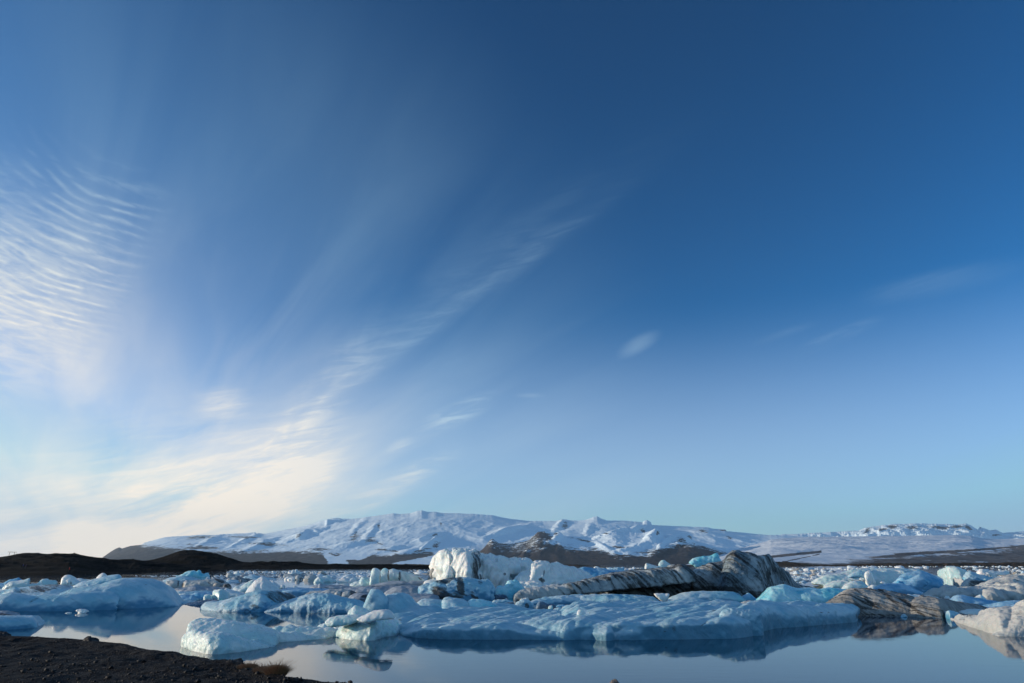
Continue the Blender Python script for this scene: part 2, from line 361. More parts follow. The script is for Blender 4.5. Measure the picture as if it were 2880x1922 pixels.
strip('mountain', crest2, 11500, 17000, M_MID, 1100, 150, 34, 1100, e=.95, ay=2.4, jag=8, rock=rock2, sm=26,
    bumps=[(1555, 1525, 40, 9, -38, 110), (1520, 1532, 40, 8, -20, 66), (1480, 1560, 60, 10, -50, 82), (1640, 1508, 16, 9, 60, 66), (1690, 1508, 40, 6, -24, 77), (1830, 1512, 44, 12, -42, 132), (1880, 1522, 44, 10, -38, 132), (1910, 1530, 50, 9, -30, 110), (1950, 1545, 40, 10, 30, 77), (1760, 1545, 70, 8, -20, 55), (1700, 1540, 50, 8, 30, 49), (1860, 1550, 50, 8, -24, 66)])

# valley glacier: a broad sheet that climbs away to the right
crestg = [(1560, 1600), (1850, 1592), (2000, 1586)] + pp('4', [(0, 245), (200, 232), (300, 222), (600, 212), (950, 208), (1350, 203), (1750, 196), (1900, 205), (2000, 225), (2150, 232), (2350, 224), (2700, 215)])
crestg = [(1900, 1596), (2000, 1570), (2080, 1540), (2140, 1524)] + crestg[4:]
edge_top = pp('4', [(-400, 420), (0, 385), (200, 380), (640, 330), (660, 345), (340, 420), (600, 452), (900, 425), (1150, 372), (1500, 340), (1800, 332), (2350, 283), (2700, 270)])
def rockg(qx, qy, V, s):
    base = pp('4', [(-400, 460), (0, 420), (300, 425), (560, 440), (900, 400), (1150, 378), (1500, 346), (1800, 338), (2350, 290), (2700, 275)])
    r = gl(qx, qy, base, 34)*.72
    band = pp('4', [(900, 425), (1050, 395), (1250, 372), (1500, 348), (1800, 334), (2350, 290), (2700, 270)])
    d = np.abs(qy-poly(band, qx)); wdt = np.interp(qx, [2400, 2560, 2700, 2880], [9, 7, 4, 3])
    r = np.maximum(r, np.clip(1.3-d/wdt, 0, 1)*np.clip((qx-2370)/160, 0, 1)*.95)
    b2 = pp('4', [(180, 385), (300, 372), (450, 356), (636, 337)])
    d = np.abs(qy-poly(b2, qx)); r = np.maximum(r, np.clip(1.3-d/4.5, 0, 1)*(qx > 2150)*(qx < 2311))
    b3 = pp('4', [(330, 420), (450, 395), (620, 358)]); d = np.abs(qy-poly(b3, qx)); r = np.maximum(r, np.clip(1.2-d/2.2, 0, 1)*(qx > 2200)*(qx < 2306)*.8)
    b4 = pp('4', [(1650, 425), (1850, 405), (2080, 378)]); d = np.abs(qy-poly(b4, qx)); r = np.maximum(r, np.clip(1.2-d/3.5, 0, 1)*(qx > 2640)*(qx < 2795))
    sh = pp('4', [(-400, 470), (0, 450), (250, 425), (700, 440), (1200, 430), (2350, 425), (2700, 420)])
    r = np.maximum(r, gl(qx, qy, sh, 14))
    fl = np.clip((qy-poly(base, qx))/40+.9, 0, .0)
    return r+fl
strip('glacier', crestg, 5200, 24000, M_GLAC, 700, 260, 60, 1100, e=1.12, jag=0, rock=rockg, rid=False)

# low brown moraine along the far shore
low = [(900, 1588)] + pp('2', [(0, 660), (150, 655), (300, 662), (400, 650), (430, 652), (480, 660), (550, 653), (700, 657), (880, 665)]) + pp('D', [(340, 335), (480, 335), (550, 345), (700, 350), (900, 352), (1150, 355), (1300, 345), (1500, 330), (1560, 335), (1690, 345)]) \
    + pp('E', [(300, 460), (700, 440), (950, 430), (1100, 430), (1250, 438), (1350, 450), (1450, 460), (1550, 480), (1640, 490), (1700, 478), (1800, 485), (2000, 470), (2350, 455)]) + pp('F', [(200, 395), (500, 388), (1000, 392), (1500, 385), (2306, 380), (2700, 380)])
strip('shore_moraine', low, 1500, 2100, M_LOW, 900, 26, 5, 90, e=.8, jag=1.2, back=.5, sm=20)

# dark moraine hills on the left
h2 = pp('A', [(1100, 150), (1270, 150), (1420, 150), (1560, 140), (1650, 125), (1750, 95), (1850, 60), (1920, 35), (1990, 25), (2060, 25), (2150, 40), (2300, 62)]) + pp('1', [(1110, 372), (1200, 400), (1270, 423), (1330, 422), (1400, 413), (1440, 420), (1480, 412), (1530, 418), (1600, 417), (1660, 415), (1700, 425), (1780, 434), (1850, 438), (1950, 432), (2050, 437), (2150, 440), (2250, 436), (2350, 438)]) \
    + pp('2', [(150, 656), (300, 662), (500, 665)]) + [(1250, 1592), (1400, 1606)]
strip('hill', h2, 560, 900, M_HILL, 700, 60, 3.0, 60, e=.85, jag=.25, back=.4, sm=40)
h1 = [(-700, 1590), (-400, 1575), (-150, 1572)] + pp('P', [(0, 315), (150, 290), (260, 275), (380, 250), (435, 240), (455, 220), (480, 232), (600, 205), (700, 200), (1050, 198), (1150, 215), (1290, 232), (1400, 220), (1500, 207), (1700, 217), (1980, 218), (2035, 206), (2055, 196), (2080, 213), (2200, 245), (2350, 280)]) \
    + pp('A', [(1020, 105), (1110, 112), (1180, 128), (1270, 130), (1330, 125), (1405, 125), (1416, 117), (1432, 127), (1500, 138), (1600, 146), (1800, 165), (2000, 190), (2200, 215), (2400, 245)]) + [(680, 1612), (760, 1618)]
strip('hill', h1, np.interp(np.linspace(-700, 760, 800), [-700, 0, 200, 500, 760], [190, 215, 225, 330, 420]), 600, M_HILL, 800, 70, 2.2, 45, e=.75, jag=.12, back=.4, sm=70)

# water and the bed below it
def disc(name, z, r0, r1, nr, na, mat):
    rr = np.concatenate([[0.01], np.geomspace(r0, r1, nr)]); aa = np.linspace(0, 2*math.pi, na)
    V = np.array([(r*math.cos(a), r*math.sin(a), z) for r in rr for a in aa])
    return mesh_obj(name, V, grid_faces(nr+1, na), mat, smooth=False)
m_w, t, out = new_mat('lagoon_water')
pos = t.n('ShaderNodeNewGeometry').outputs['Position']
sep = t.n('ShaderNodeSeparateXYZ', None, Vector=pos)
n_a = t.noise(t.comb(t.m('MULTIPLY', sep.outputs[0], .55), t.m('MULTIPLY', sep.outputs[1], 1.5)), 1.6, 3, .55)
n_b = t.noise(t.comb(t.m('MULTIPLY', sep.outputs[0], .05), t.m('MULTIPLY', sep.outputs[1], .12)), 1.0, 3, .5)
calm = t.mapr(n_b, .38, .68, .15, 1.0)
far = t.mapr(sep.outputs[1], 60.0, 500.0, 1.0, 3.0)
bmp = t.n('ShaderNodeBump', None, Strength=1.0, Distance=.0040, Height=t.m('MULTIPLY', n_a, t.m('MULTIPLY', calm, far)))
bs = t.n('ShaderNodeBsdfPrincipled', None, Base_Color=(.002, .040, .080, 1), Roughness=.03, IOR=1.23, Normal=bmp.outputs[0])
t.nt.links.new(bs.outputs[0], out.inputs[0])
lagoon = tag(disc('water', 0.0, 2, 24000, 60, 129, m_w), kind='structure')
m_b, t, out = new_mat('lake_bed'); bs = t.n('ShaderNodeBsdfPrincipled', None, Base_Color=(.05, .05, .05, 1)); t.nt.links.new(bs.outputs[0], out.inputs[0])
tag(disc('ground', -2.0, 2, 60000, 60, 65, m_b), kind='structure')

# ------------------------------------------------------------------ ice
def ice_mat(name, white, blue, mixlow=.40, mixhigh=.65, dirt=(.03, .026, .022), ang=40, sscale=1.0, sk=1.0, bump=.05, rough=.38, sss=.25, gran=1.0, spec=.5, deep=None, side=0.0):
    m, t, out = new_mat(name)
    tc = t.n('ShaderNodeTexCoord').outputs['Object']
    big = t.noise(tc, .45*sscale, 4, .55); fine = t.noise(tc, 7.0*sscale, 4, .7)
    c, s = math.cos(R(ang)), math.sin(R(ang))
    al = t.vm('DOT_PRODUCT', tc, (c, .25, -s)); ac = t.vm('DOT_PRODUCT', tc, (s, .35, c))
    st = t.noise(t.comb(t.m('MULTIPLY', al, .30*sscale), t.m('MULTIPLY', ac, 2.6*sscale), 0.0), 1.0, 6, .66, .35)
    a = t.n('ShaderNodeAttribute', {'attribute_name': 'dirt'}).outputs['Fac']
    col = t.mix(t.mapr(big, mixlow, mixhigh), white, blue)
    col = t.mix(t.m('MULTIPLY', t.mapr(st, .42, .62), .28), col, tuple(x*.72 for x in blue))
    if deep:      # weathered rime on top; flanks are dense ice, coloured darker to deepen their shade
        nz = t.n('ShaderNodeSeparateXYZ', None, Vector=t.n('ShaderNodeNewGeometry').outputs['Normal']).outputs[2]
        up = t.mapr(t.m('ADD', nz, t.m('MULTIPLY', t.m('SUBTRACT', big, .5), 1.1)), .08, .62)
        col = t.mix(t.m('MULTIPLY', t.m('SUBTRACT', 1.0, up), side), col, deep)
    dn = t.m('ADD', t.m('MULTIPLY', t.m('SUBTRACT', st, .5), 2.2*sk), t.m('MULTIPLY', t.m('SUBTRACT', fine, .5), .8))
    f = t.mapr(t.m('ADD', a, dn), .40, .95)
    f = t.m('MULTIPLY', f, t.mapr(a, 0.02, .25))
    f = t.m('MULTIPLY', f, .93)
    col = t.mix(f, col, dirt)
    h = t.m('ADD', t.m('MULTIPLY', t.noise(tc, 4.0*gran, 6, .72), .8), t.m('MULTIPLY', st, .9))
    b = t.n('ShaderNodeBump', None, Strength=.8, Distance=bump*1.7, Height=h)
    bs = t.n('ShaderNodeBsdfPrincipled', None, Base_Color=col, Normal=b.outputs[0])
    t.nt.links.new(t.mapr(fine, .3, .7, rough-.10, rough+.22), bs.inputs['Roughness'])
    bs.inputs['Specular IOR Level'].default_value = spec
    if sss:
        t.nt.links.new(t.m('MULTIPLY', t.m('SUBTRACT', 1.0, f), sss), bs.inputs['Subsurface Weight'])
        bs.inputs['Subsurface Radius'].default_value = (.25, .75, 1.0); bs.inputs['Subsurface Scale'].default_value = .45
    t.nt.links.new(bs.outputs[0], out.inputs[0]); return m
IM = {
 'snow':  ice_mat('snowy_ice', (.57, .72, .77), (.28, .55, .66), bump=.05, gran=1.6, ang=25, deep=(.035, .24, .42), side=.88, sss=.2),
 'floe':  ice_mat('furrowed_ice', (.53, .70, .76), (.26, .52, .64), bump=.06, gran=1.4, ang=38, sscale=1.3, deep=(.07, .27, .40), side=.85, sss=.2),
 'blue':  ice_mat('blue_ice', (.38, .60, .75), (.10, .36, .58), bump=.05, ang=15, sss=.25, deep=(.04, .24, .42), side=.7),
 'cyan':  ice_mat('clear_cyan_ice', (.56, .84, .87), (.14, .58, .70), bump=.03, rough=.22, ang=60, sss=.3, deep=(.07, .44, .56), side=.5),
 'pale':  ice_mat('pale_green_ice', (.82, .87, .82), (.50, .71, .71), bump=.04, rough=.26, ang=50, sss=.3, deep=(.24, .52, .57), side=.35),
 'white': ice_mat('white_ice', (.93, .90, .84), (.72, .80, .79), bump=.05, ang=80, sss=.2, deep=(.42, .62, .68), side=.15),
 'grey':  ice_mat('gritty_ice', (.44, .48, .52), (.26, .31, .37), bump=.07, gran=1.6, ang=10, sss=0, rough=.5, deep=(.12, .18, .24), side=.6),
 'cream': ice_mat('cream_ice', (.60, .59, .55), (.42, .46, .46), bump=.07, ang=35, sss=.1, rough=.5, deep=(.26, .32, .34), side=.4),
 'strip': ice_mat('ash_striped_ice', (.48, .52, .53), (.22, .29, .33), dirt=(.010, .009, .008), bump=.13, ang=50, sscale=.55, sk=1.1, sss=0, rough=.5, spec=.3),
 'brown': ice_mat('ash_brown_ice', (.42, .41, .38), (.24, .24, .23), dirt=(.022, .018, .014), bump=.08, ang=38, sscale=1.4, sk=1.2, sss=0, rough=.55, spec=.3),
 'clear': ice_mat('dark_clear_ice', (.16, .24, .32), (.05, .10, .16), bump=.04, rough=.18, ang=0, sss=0),
}
def Yw(c, y):
    return float(wat(1440, pp(c, [(0, y)])[0][1])[1])
def lobe(c, top, base=None, d=3.0, b=None, p=2.2, rnd=2.6, Y=None, bot=None, under=-.45, n=None, lean=0.0):
    T = np.array(pp(c, top), float)
    seg = np.hypot(*np.diff(T, axis=0).T); L = np.concatenate([[0], np.cumsum(seg)])
    n = n or int(np.clip(L[-1]/3.0, 16, 200))
    q = np.linspace(0, L[-1], n); tx = np.interp(q, L, T[:, 0]); ty = np.interp(q, L, T[:, 1])
    x0, y0, k = CR[c]
    if Y is None:
        bb = pp(c, base) if isinstance(base, (list, tuple)) else [(0, y0+k*base), (1, y0+k*base)]
        bb = np.array(bb, float); by = np.interp(tx, bb[:, 0], bb[:, 1])
        Yf = wat(tx, by)[1]
    else:
        Yf = np.full(n, float(Yw(*Y) if isinstance(Y, tuple) else Y))
    u = np.linspace(-1, 1, n); wgt = np.clip(1-np.abs(u)**rnd, 0, 1)**(1/rnd); wgt = np.maximum(wgt, .10)
    dd = d*wgt; bk = (b if b is not None else d*.8)*wgt
    Ym = np.median(Yf) if Y is None else Yf
    Yf = Yf + (d*(1-wgt))*.6
    Yc = Yf + dd
    rx, ry, rz = pdir(tx, ty)
    Xc = rx*Yc/ry; Zc = EYE + rz*Yc/ry
    Xf = rx*Yf/ry
    if bot is not None:
        B = np.array(pp(c, bot), float); byy = np.interp(tx, B[:, 0], B[:, 1])
        _, vy, vz = pdir(tx, byy); Zb = EYE + vz*Yf/vy; un = None
    else:
        Zb = np.zeros(n)
    Zc = np.maximum(Zc, Zb+.02)
    rows = []
    ph = np.linspace(0, math.pi/2, 12)
    fy = 1-np.cos(ph)**(2/p); fz = np.sin(ph)**(2/p)
    low = (Zb+under) if bot is None else Zb-.02*(Zc-Zb)
    mid = (Yf+Yc+bk)/2
    rows.append((Xf*.5+Xc*.5, Yc, low))
    rows.append((Xf, Yf+.15*dd*(bot is not None), low))
    for a, z in zip(fy, fz):
        rows.append((Xf+(Xc-Xf)*a, Yf+dd*a - lean*z*(Zc-Zb)*(1-a), Zb+(Zc-Zb)*z))
    for a, z in list(zip(fy, fz))[::-1][1:]:
        Yb = Yc+bk*(1-a); rows.append((Xc*(1+(Yb-Yc)/Yc*.5), Yb, Zb+(Zc-Zb)*z))
    Yb = Yc+bk; rows.append((Xc*(1+(Yb-Yc)/Yc*.5), Yb, low))
    V = np.stack([np.stack(r, 1) for r in rows], 1)          # n, m, 3
    m = V.shape[1]; V = V.reshape(-1, 3)
    F = []
    for i in range(n-1):
        for j in range(m):
            j2 = (j+1) % m
            F.append((i*m+j, i*m+j2, (i+1)*m+j2, (i+1)*m+j))
    F.append(tuple(range(m-1, -1, -1))); F.append(tuple((n-1)*m+j for j in range(m)))
    return V, F
PEND = []
def berg(name, label, cat, mat, lobes, disp=(('s', .06, .8),), dirt=0.0, spots=(), vox=1.0, smooth=2, group=None):
    """collects the lobes of one piece of ice; they are fused into one skin later"""
    V = []; F = []; k = 0
    for lv, lf in lobes:
        V.append(lv); F += [tuple(i+k for i in f) for f in lf]; k += len(lv)
    V = np.concatenate(V)
    top = V[V[:, 2] > -.3]
    loc = np.array([(top[:, 0].min()+top[:, 0].max())/2, (top[:, 1].min()+top[:, 1].max())/2, max(0.0, V[:, 2].min())])
    o = mesh_obj(name+'_raw', V-loc, F)
    size = max(np.ptp(top[:, 0]), np.ptp(top[:, 2])*1.5)
    vs = max(float(np.median(V[:, 1]))*.00135*vox, size/420)
    vs = min(vs, max(np.ptp(top[:, 2]), .05)/7)
    md = o.modifiers.new('r', 'REMESH'); md.mode = 'VOXEL'; md.voxel_size = vs
    if smooth: ms = o.modifiers.new('s', 'SMOOTH'); ms.factor = .5; ms.iterations = smooth
    PEND.append((o, name, label, cat, mat, loc, disp, dirt, spots, vs, group))

def px_of(V):
    cy = V[:, 1]*math.cos(PITCH)+(V[:, 2]-EYE)*math.sin(PITCH); cz = -V[:, 1]*math.sin(PITCH)+(V[:, 2]-EYE)*math.cos(PITCH)
    return 1440+FPX*V[:, 0]/cy, 961-FPX*cz/cy
def displace(P, N, disp):
    d = np.zeros(len(P))
    for e in disp:
        k, amp, wl = e[:3]
        if k == 's': d += amp*fbm(P/wl, 4, .5)
        elif k == 'p':   # pillows with creases, drawn out vertically
            q = P/np.array([wl, wl, wl*2.6]); q[:, 0] -= .28*P[:, 2]/wl; q = q + .4*fbm(P/wl*.5, 2)[:, None]
            d += amp*(2.2*np.abs(pnoise(q))-.5+.5*np.abs(pnoise(q*2.3+5))+.12*fbm(q*5, 3))
        elif k == 'c':   # chipped facets
            q = P/wl; d += amp*(.7*np.abs(pnoise(q))*2-.5+.5*(np.abs(pnoise(q*1.9+3))*2-.4)+.25*pnoise(q*4.7))
        elif k == 'r':   # strata running down to the right
            a = R(e[3]); al = P[:, 0]*math.cos(a)-P[:, 2]*math.sin(a); ac = P[:, 0]*math.sin(a)+P[:, 2]*math.cos(a)+.35*P[:, 1]
            q = np.stack([al/(wl*5), ac/wl, P[:, 1]/(wl*3)], 1)
            d += amp*(ridged(q, 4, .6)-.6)
        elif k == 'f':   # long soft furrows across a flat floe
            a = R(e[3]); al = P[:, 0]*math.cos(a)+P[:, 1]*math.sin(a); ac = -P[:, 0]*math.sin(a)+P[:, 1]*math.cos(a)
            q = np.stack([al/(wl*7), ac/wl, P[:, 2]/(wl*4)], 1); q = q+.3*fbm(P/(wl*6), 2)[:, None]
            d += amp*(np.abs(pnoise(q))*2.4-.5+.35*(np.abs(pnoise(q*2.7+2))*2-.4))
    return d
def finish_bergs():
    import bmesh
    dg = bpy.context.evaluated_depsgraph_get(); dg.update()
    for (o, name, label, cat, mat, loc, disp, dirt, spots, vs, group) in PEND:
        me = bpy.data.meshes.new_from_object(o.evaluated_get(dg)); me.name = name
        ev = np.empty(len(me.edges)*2, np.int32); me.edges.foreach_get('vertices', ev); ev = ev.reshape(-1, 2); lab = np.arange(len(me.vertices))
        while True:                              # keep one connected skin, drop stray crumbs
            mn = np.minimum(lab[ev[:, 0]], lab[ev[:, 1]]); l2 = lab.copy(); np.minimum.at(l2, ev[:, 0], mn); np.minimum.at(l2, ev[:, 1], mn); l2 = l2[l2]
            if (l2 == lab).all(): break
            lab = l2
        u_, cnt = np.unique(lab, return_counts=True)
        if len(u_) > 1:
            if sorted(cnt)[-2] > 400: print('PIECES', label, sorted(cnt)[-4:], len(u_))
            import bmesh
            bm_ = bmesh.new(); bm_.from_mesh(me); bm_.verts.ensure_lookup_table(); keep = u_[cnt > .05*cnt.max()]
            bmesh.ops.delete(bm_, geom=[bm_.verts[i] for i in np.nonzero(~np.isin(lab, keep))[0]], context='VERTS'); bm_.to_mesh(me); bm_.free()
        n = len(me.vertices); co = np.empty(n*3); me.vertices.foreach_get('co', co); P = co.reshape(-1, 3)
        no = np.empty(n*3, np.float32); me.vertices.foreach_get('normal', no); N = no.reshape(-1, 3)
        W = P+loc
        P2 = P + N*(displace(W, N, disp)+.28*vs*fbm(W/(vs*7), 3, .6))[:, None]
        me.vertices.foreach_set('co', P2.ravel()); me.polygons.foreach_set('use_smooth', [True]*len(me.polygons)); me.update()
        me.materials.clear(); me.materials.append(IM[mat])
        a = me.attributes.new('dirt', 'FLOAT', 'POINT'); dv = np.full(n, float(dirt))
        if spots:
            qx, qy = px_of(W)
            for sp in spots:
                c, x, y, rx, ry, an, st = sp; (X, Y), k = pp(c, [(x, y)])[0], CR[c][2]
                v = np.clip(spot(qx, qy, X, Y, rx*k*1.12, ry*k*1.12, an)*2.0, 0, 1)*abs(st)
                dv = np.maximum(dv, np.minimum(v, abs(st))) if st > 0 else dv*(1-np.clip(v, 0, 1))
        a.data.foreach_set('value', dv.astype(np.float32))
        ob = bpy.data.objects.new(name, me); COL.objects.link(ob); ob.location = loc
        tag(ob, label, cat, group)
        old = o.data; bpy.data.objects.remove(o); bpy.data.meshes.remove(old)

# ================================================================== the icebergs, left to right
L = lobe
# ---- far left
berg('iceberg', 'big smooth blue domed iceberg on the left, with a gritty slope on its left side', 'iceberg', 'snow', [
    L('A', [(560, 600), (640, 480), (760, 440), (880, 415), (1060, 395), (1180, 355), (1300, 328), (1450, 322), (1600, 330), (1700, 358), (1790, 410), (1840, 470), (1880, 540), (1905, 600), (1915, 628)], [(500, 674), (1000, 668), (1500, 652), (1915, 630)], 4.0, 4, p=2.0, rnd=5),
    L('A', [(-200, 600), (-60, 540), (0, 500), (110, 480), (200, 488), (290, 520), (420, 510), (600, 500), (700, 490), (880, 467), (1100, 468), (1220, 478), (1280, 520), (1250, 580), (1190, 630), (1140, 665)], [(-200, 686), (600, 682), (900, 674), (1160, 668)], 1.6, 2.5, p=2.4, rnd=6),
    L('A', [(-200, 500), (-60, 470), (60, 452), (200, 430), (400, 405), (560, 396), (700, 402), (820, 430), (900, 450), (1000, 470)], None, 3.5, 4, p=2.4, Y=('A', 640), rnd=4),
    L('A', [(0, 505), (40, 470), (110, 430), (170, 420), (205, 440), (216, 480), (200, 510)], None, 1.2, 1.2, Y=('A', 665)),
    ], (('s', .06, 2.2), ('s', .012, .4)), spots=[('A', 420, 440, 260, 50, -8, .75), ('A', 700, 410, 90, 30, -10, .6), ('A', 370, 545, 75, 18, -32, .7), ('A', 720, 470, 50, 8, -35, .6), ('A', 1560, 397, 18, 6, 0, .7), ('A', 975, 560, 22, 10, 0, .5), ('A', 780, 555, 30, 12, 0, .4), ('A', 20, 470, 60, 20, 0, .5)], smooth=4)
berg('ice_slab', 'long smooth blue ice slab lying tilted on the back of the domed iceberg', 'ice slab', 'snow', [
    L('A', [(765, 432), (800, 400), (860, 370), (950, 350), (1100, 315), (1200, 292), (1255, 284), (1280, 295), (1290, 318), (1288, 330)], None, .9, .9, Y=('A', 628), bot=[(765, 436), (1000, 420), (1100, 400), (1290, 340)], p=2.0)], (('s', .04, .7),))
berg('ice_chunk', 'rounded white ice boulder on the gritty slope left of the long blue slab', 'ice chunk', 'white', [
    L('A', [(648, 392), (652, 340), (660, 318), (690, 300), (720, 288), (750, 292), (790, 315), (820, 345), (860, 368), (900, 385), (930, 400)], None, .8, .8, Y=('A', 600), bot=[(640, 405), (940, 405)])], (('s', .05, .5),), spots=[('A', 745, 380, 55, 20, 0, .6)])
berg('iceberg', 'thin pale green iceberg with one sharp upright fin at far left', 'iceberg', 'pale', [
    L('A', [(25, 432), (60, 395), (110, 362), (200, 352), (260, 345), (300, 326), (322, 323), (312, 345), (298, 365), (300, 388), (340, 410)], 440, 1.0, .8),
    L('A', [(290, 425), (330, 385), (400, 385), (430, 350), (450, 336), (510, 333), (520, 350), (590, 348), (605, 358), (612, 374), (575, 392), (530, 405)], 440, 1.0, .8)], (('c', .05, .7),))
berg('iceberg', 'low rough blue iceberg at the left edge, in front of the dark hill', 'iceberg', 'blue', [
    L('A', [(-160, 390), (-60, 385), (50, 382), (60, 362), (110, 340), (165, 335), (185, 318), (215, 332), (235, 345), (300, 360)], 402, 1.5, 1.5)], (('c', .12, .8),))
berg('iceberg', 'small pale peaked ice tip showing above the long blue slab', 'iceberg', 'white', [
    L('A', [(1020, 330), (1050, 300), (1085, 272), (1110, 267), (1135, 290), (1150, 305), (1180, 325)], 402, 1.2, 1.2)], (('c', .05, .6),))
berg('ice_floe', 'low white ice floe between the round ice boulder and the blue slab', 'ice floe', 'white', [
    L('A', [(790, 360), (820, 330), (860, 328), (900, 340), (950, 342), (1000, 358)], 400, 1.2, 1.2)], (('c', .05, .6),))
berg('ice_floe', 'flat thin ice floe on dark water at the left edge, below the rough blue iceberg', 'ice floe', 'snow', [
    L('A', [(-120, 412), (0, 404), (60, 404), (110, 410), (130, 424)], 428, 1.5, 1.5)], (('c', .04, .6),))
berg('iceberg', 'smooth slabby white iceberg floating by the black shore at the left edge', 'iceberg', 'snow', [
    L('A', [(-200, 745), (-60, 732), (0, 735), (90, 734), (180, 732), (280, 731), (355, 731), (372, 750), (392, 780), (402, 800), (403, 845)], [(-200, 895), (0, 886), (200, 872), (400, 857)], 1.5, 1.5, p=3.0, rnd=8)], (('s', .03, .8), ('r', .012, .35, -40)), spots=[('A', 155, 790, 8, 70, 35, .35)])
berg('ice_floe', 'dark gritty ice floe just behind the slabby iceberg at the left edge', 'ice floe', 'grey', [
    L('A', [(-200, 700), (0, 682), (60, 683), (120, 694), (170, 715), (190, 728)], 742, 1.6, 1.6)], (('s', .05, .5),), dirt=.5)
berg('ice_chunk', 'small white mushroom shaped ice chip in front of the domed iceberg', 'ice chunk', 'white', [
    L('A', [(806, 672), (820, 660), (870, 656), (920, 662), (945, 675), (940, 685)], None, .25, .3, Y=('A', 700), bot=[(800, 678), (830, 690), (940, 690)]),
    L('A', [(830, 688), (870, 680), (920, 690)], 702, .2, .2)], (('c', .02, .3),), spots=[])
berg('ice_chunk', 'tiny sliver of ice on the water left of the mushroom shaped chip', 'ice chunk', 'pale', [L('A', [(695, 700), (715, 692), (750, 691), (765, 696)], 704, .15, .15)], (('c', .01, .2),))

# ---- left centre
berg('iceberg', 'jagged pale blue iceberg with two sharp teeth against the dark hill', 'iceberg', 'cyan', [
    L('J', [(660, 190), (720, 165), (800, 130), (900, 95), (985, 80), (990, 100), (1000, 130), (1010, 170), (1020, 190)], 205, 4, 3),
    L('J', [(985, 190), (990, 130), (1000, 105), (1040, 85), (1072, 68), (1068, 110), (1085, 135), (1115, 145), (1150, 138), (1208, 120), (1200, 150), (1195, 165), (1230, 190)], 205, 3, 3)], (('c', .22, 2.0),), spots=[('J', 830, 185, 35, 14, 0, .6)])
berg('ice_floe', 'long low blue grey ice floe below the jagged toothed iceberg', 'ice floe', 'snow', [
    L('J', [(455, 250), (560, 215), (680, 190), (800, 183), (850, 190), (950, 215), (1080, 232)], 262, 4, 5)], (('s', .12, 1.5),), spots=[('J', 500, 262, 60, 8, 10, .5)])
berg('iceberg', 'dirty grey ice wall split by dark vertical cracks, behind the domed iceberg', 'iceberg', 'cream', [
    L('J', [(500, 300), (540, 265), (620, 247), (690, 250), (710, 280), (715, 350)], 362, 2.5, 3, p=3.5),
    L('J', [(705, 350), (712, 290), (750, 268), (790, 280), (800, 350)], 362, 2.0, 3, p=3.0),
    L('J', [(785, 355), (800, 280), (850, 245), (880, 258), (960, 260), (1060, 245), (1200, 240), (1300, 230), (1380, 228), (1440, 250), (1490, 290), (1530, 310), (1560, 350)], 366, 3.0, 4, p=3.5)], (('s', .10, 1.0), ('c', .05, .5)),
    dirt=.16, spots=[('J', 712, 300, 14, 60, 5, .95), ('J', 790, 320, 18, 50, 12, .95), ('J', 1400, 260, 90, 25, 20, .9), ('J', 1230, 280, 40, 40, -50, .6), ('J', 1000, 248, 200, 10, 0, .5), ('J', 560, 290, 50, 10, -20, .6), ('J', 1015, 310, 5, 50, 0, .6)])
berg('ice_chunk', 'pair of muddy brown ice lumps at the right end of the cracked ice wall', 'ice chunk', 'brown', [
    L('J', [(1290, 370), (1300, 310), (1340, 285), (1400, 295), (1440, 320), (1460, 370)], 378, 1.6, 1.6),
    L('J', [(1445, 365), (1455, 320), (1490, 305), (1540, 310), (1575, 345), (1585, 370)], 380, 1.4, 1.4)], (('c', .12, .8),), dirt=.30, spots=[('J', 1520, 340, 60, 35, 0, .8)])
berg('ice_floe', 'low grey peaked ice floe in front of the cracked ice wall', 'ice floe', 'grey', [
    L('J', [(640, 400), (720, 382), (850, 375), (900, 355), (960, 335), (1000, 328), (1040, 350), (1100, 365), (1300, 368), (1460, 378), (1500, 390)], 445, 4, 4, p=2.6)], (('s', .10, .9), ('c', .05, .5)))
berg('ice_floe', 'flat gritty ice floe right beside the dome, under the grey peaked floe', 'ice floe', 'snow', [
    L('J', [(640, 450), (720, 435), (860, 445), (980, 435), (1130, 430), (1290, 445)], 492, 3, 3, p=3)], (('s', .08, .8),), dirt=.15)
berg('ice_floe', 'blue rounded ice floe with a small upright tooth, left of the ice cube chunk', 'ice floe', 'blue', [
    L('J', [(960, 520), (975, 470), (1000, 448), (1100, 450), (1230, 458), (1280, 470), (1290, 500)], 575, 2.5, 2.5, p=2.6),
    L('J', [(680, 510), (740, 493), (860, 500), (920, 505), (940, 480), (955, 500), (1000, 530), (1060, 545)], 590, 2.5, 2.5, p=2.6)], (('s', .06, .8), ('c', .03, .4)))
berg('ice_chunk', 'small pale ice cube chunk between the blue toothed floe and the round ice ball', 'ice chunk', 'pale', [
    L('J', [(1128, 580), (1132, 510), (1160, 483), (1210, 478), (1255, 490), (1275, 530), (1290, 560)], 590, .8, .9, p=3)], (('c', .04, .5),))
berg('ice_chunk', 'round faceted greenish ice ball with bubbly left side', 'ice chunk', 'pale', [
    L('J', [(1268, 530), (1275, 480), (1290, 430), (1330, 402), (1400, 400), (1480, 402), (1520, 430), (1550, 480), (1560, 540), (1530, 580)], [(1200, 575), (1400, 592), (1560, 585)], 1.2, 1.3, rnd=3)], (('c', .09, .9),))
berg('ice_floe', 'white ice tongue sloping down to the right from behind the round ice ball', 'ice floe', 'white', [
    L('J', [(1460, 400), (1490, 382), (1560, 400), (1640, 425), (1740, 445), (1800, 470), (1830, 500)], 520, 2, 2)], (('s', .05, .6),))
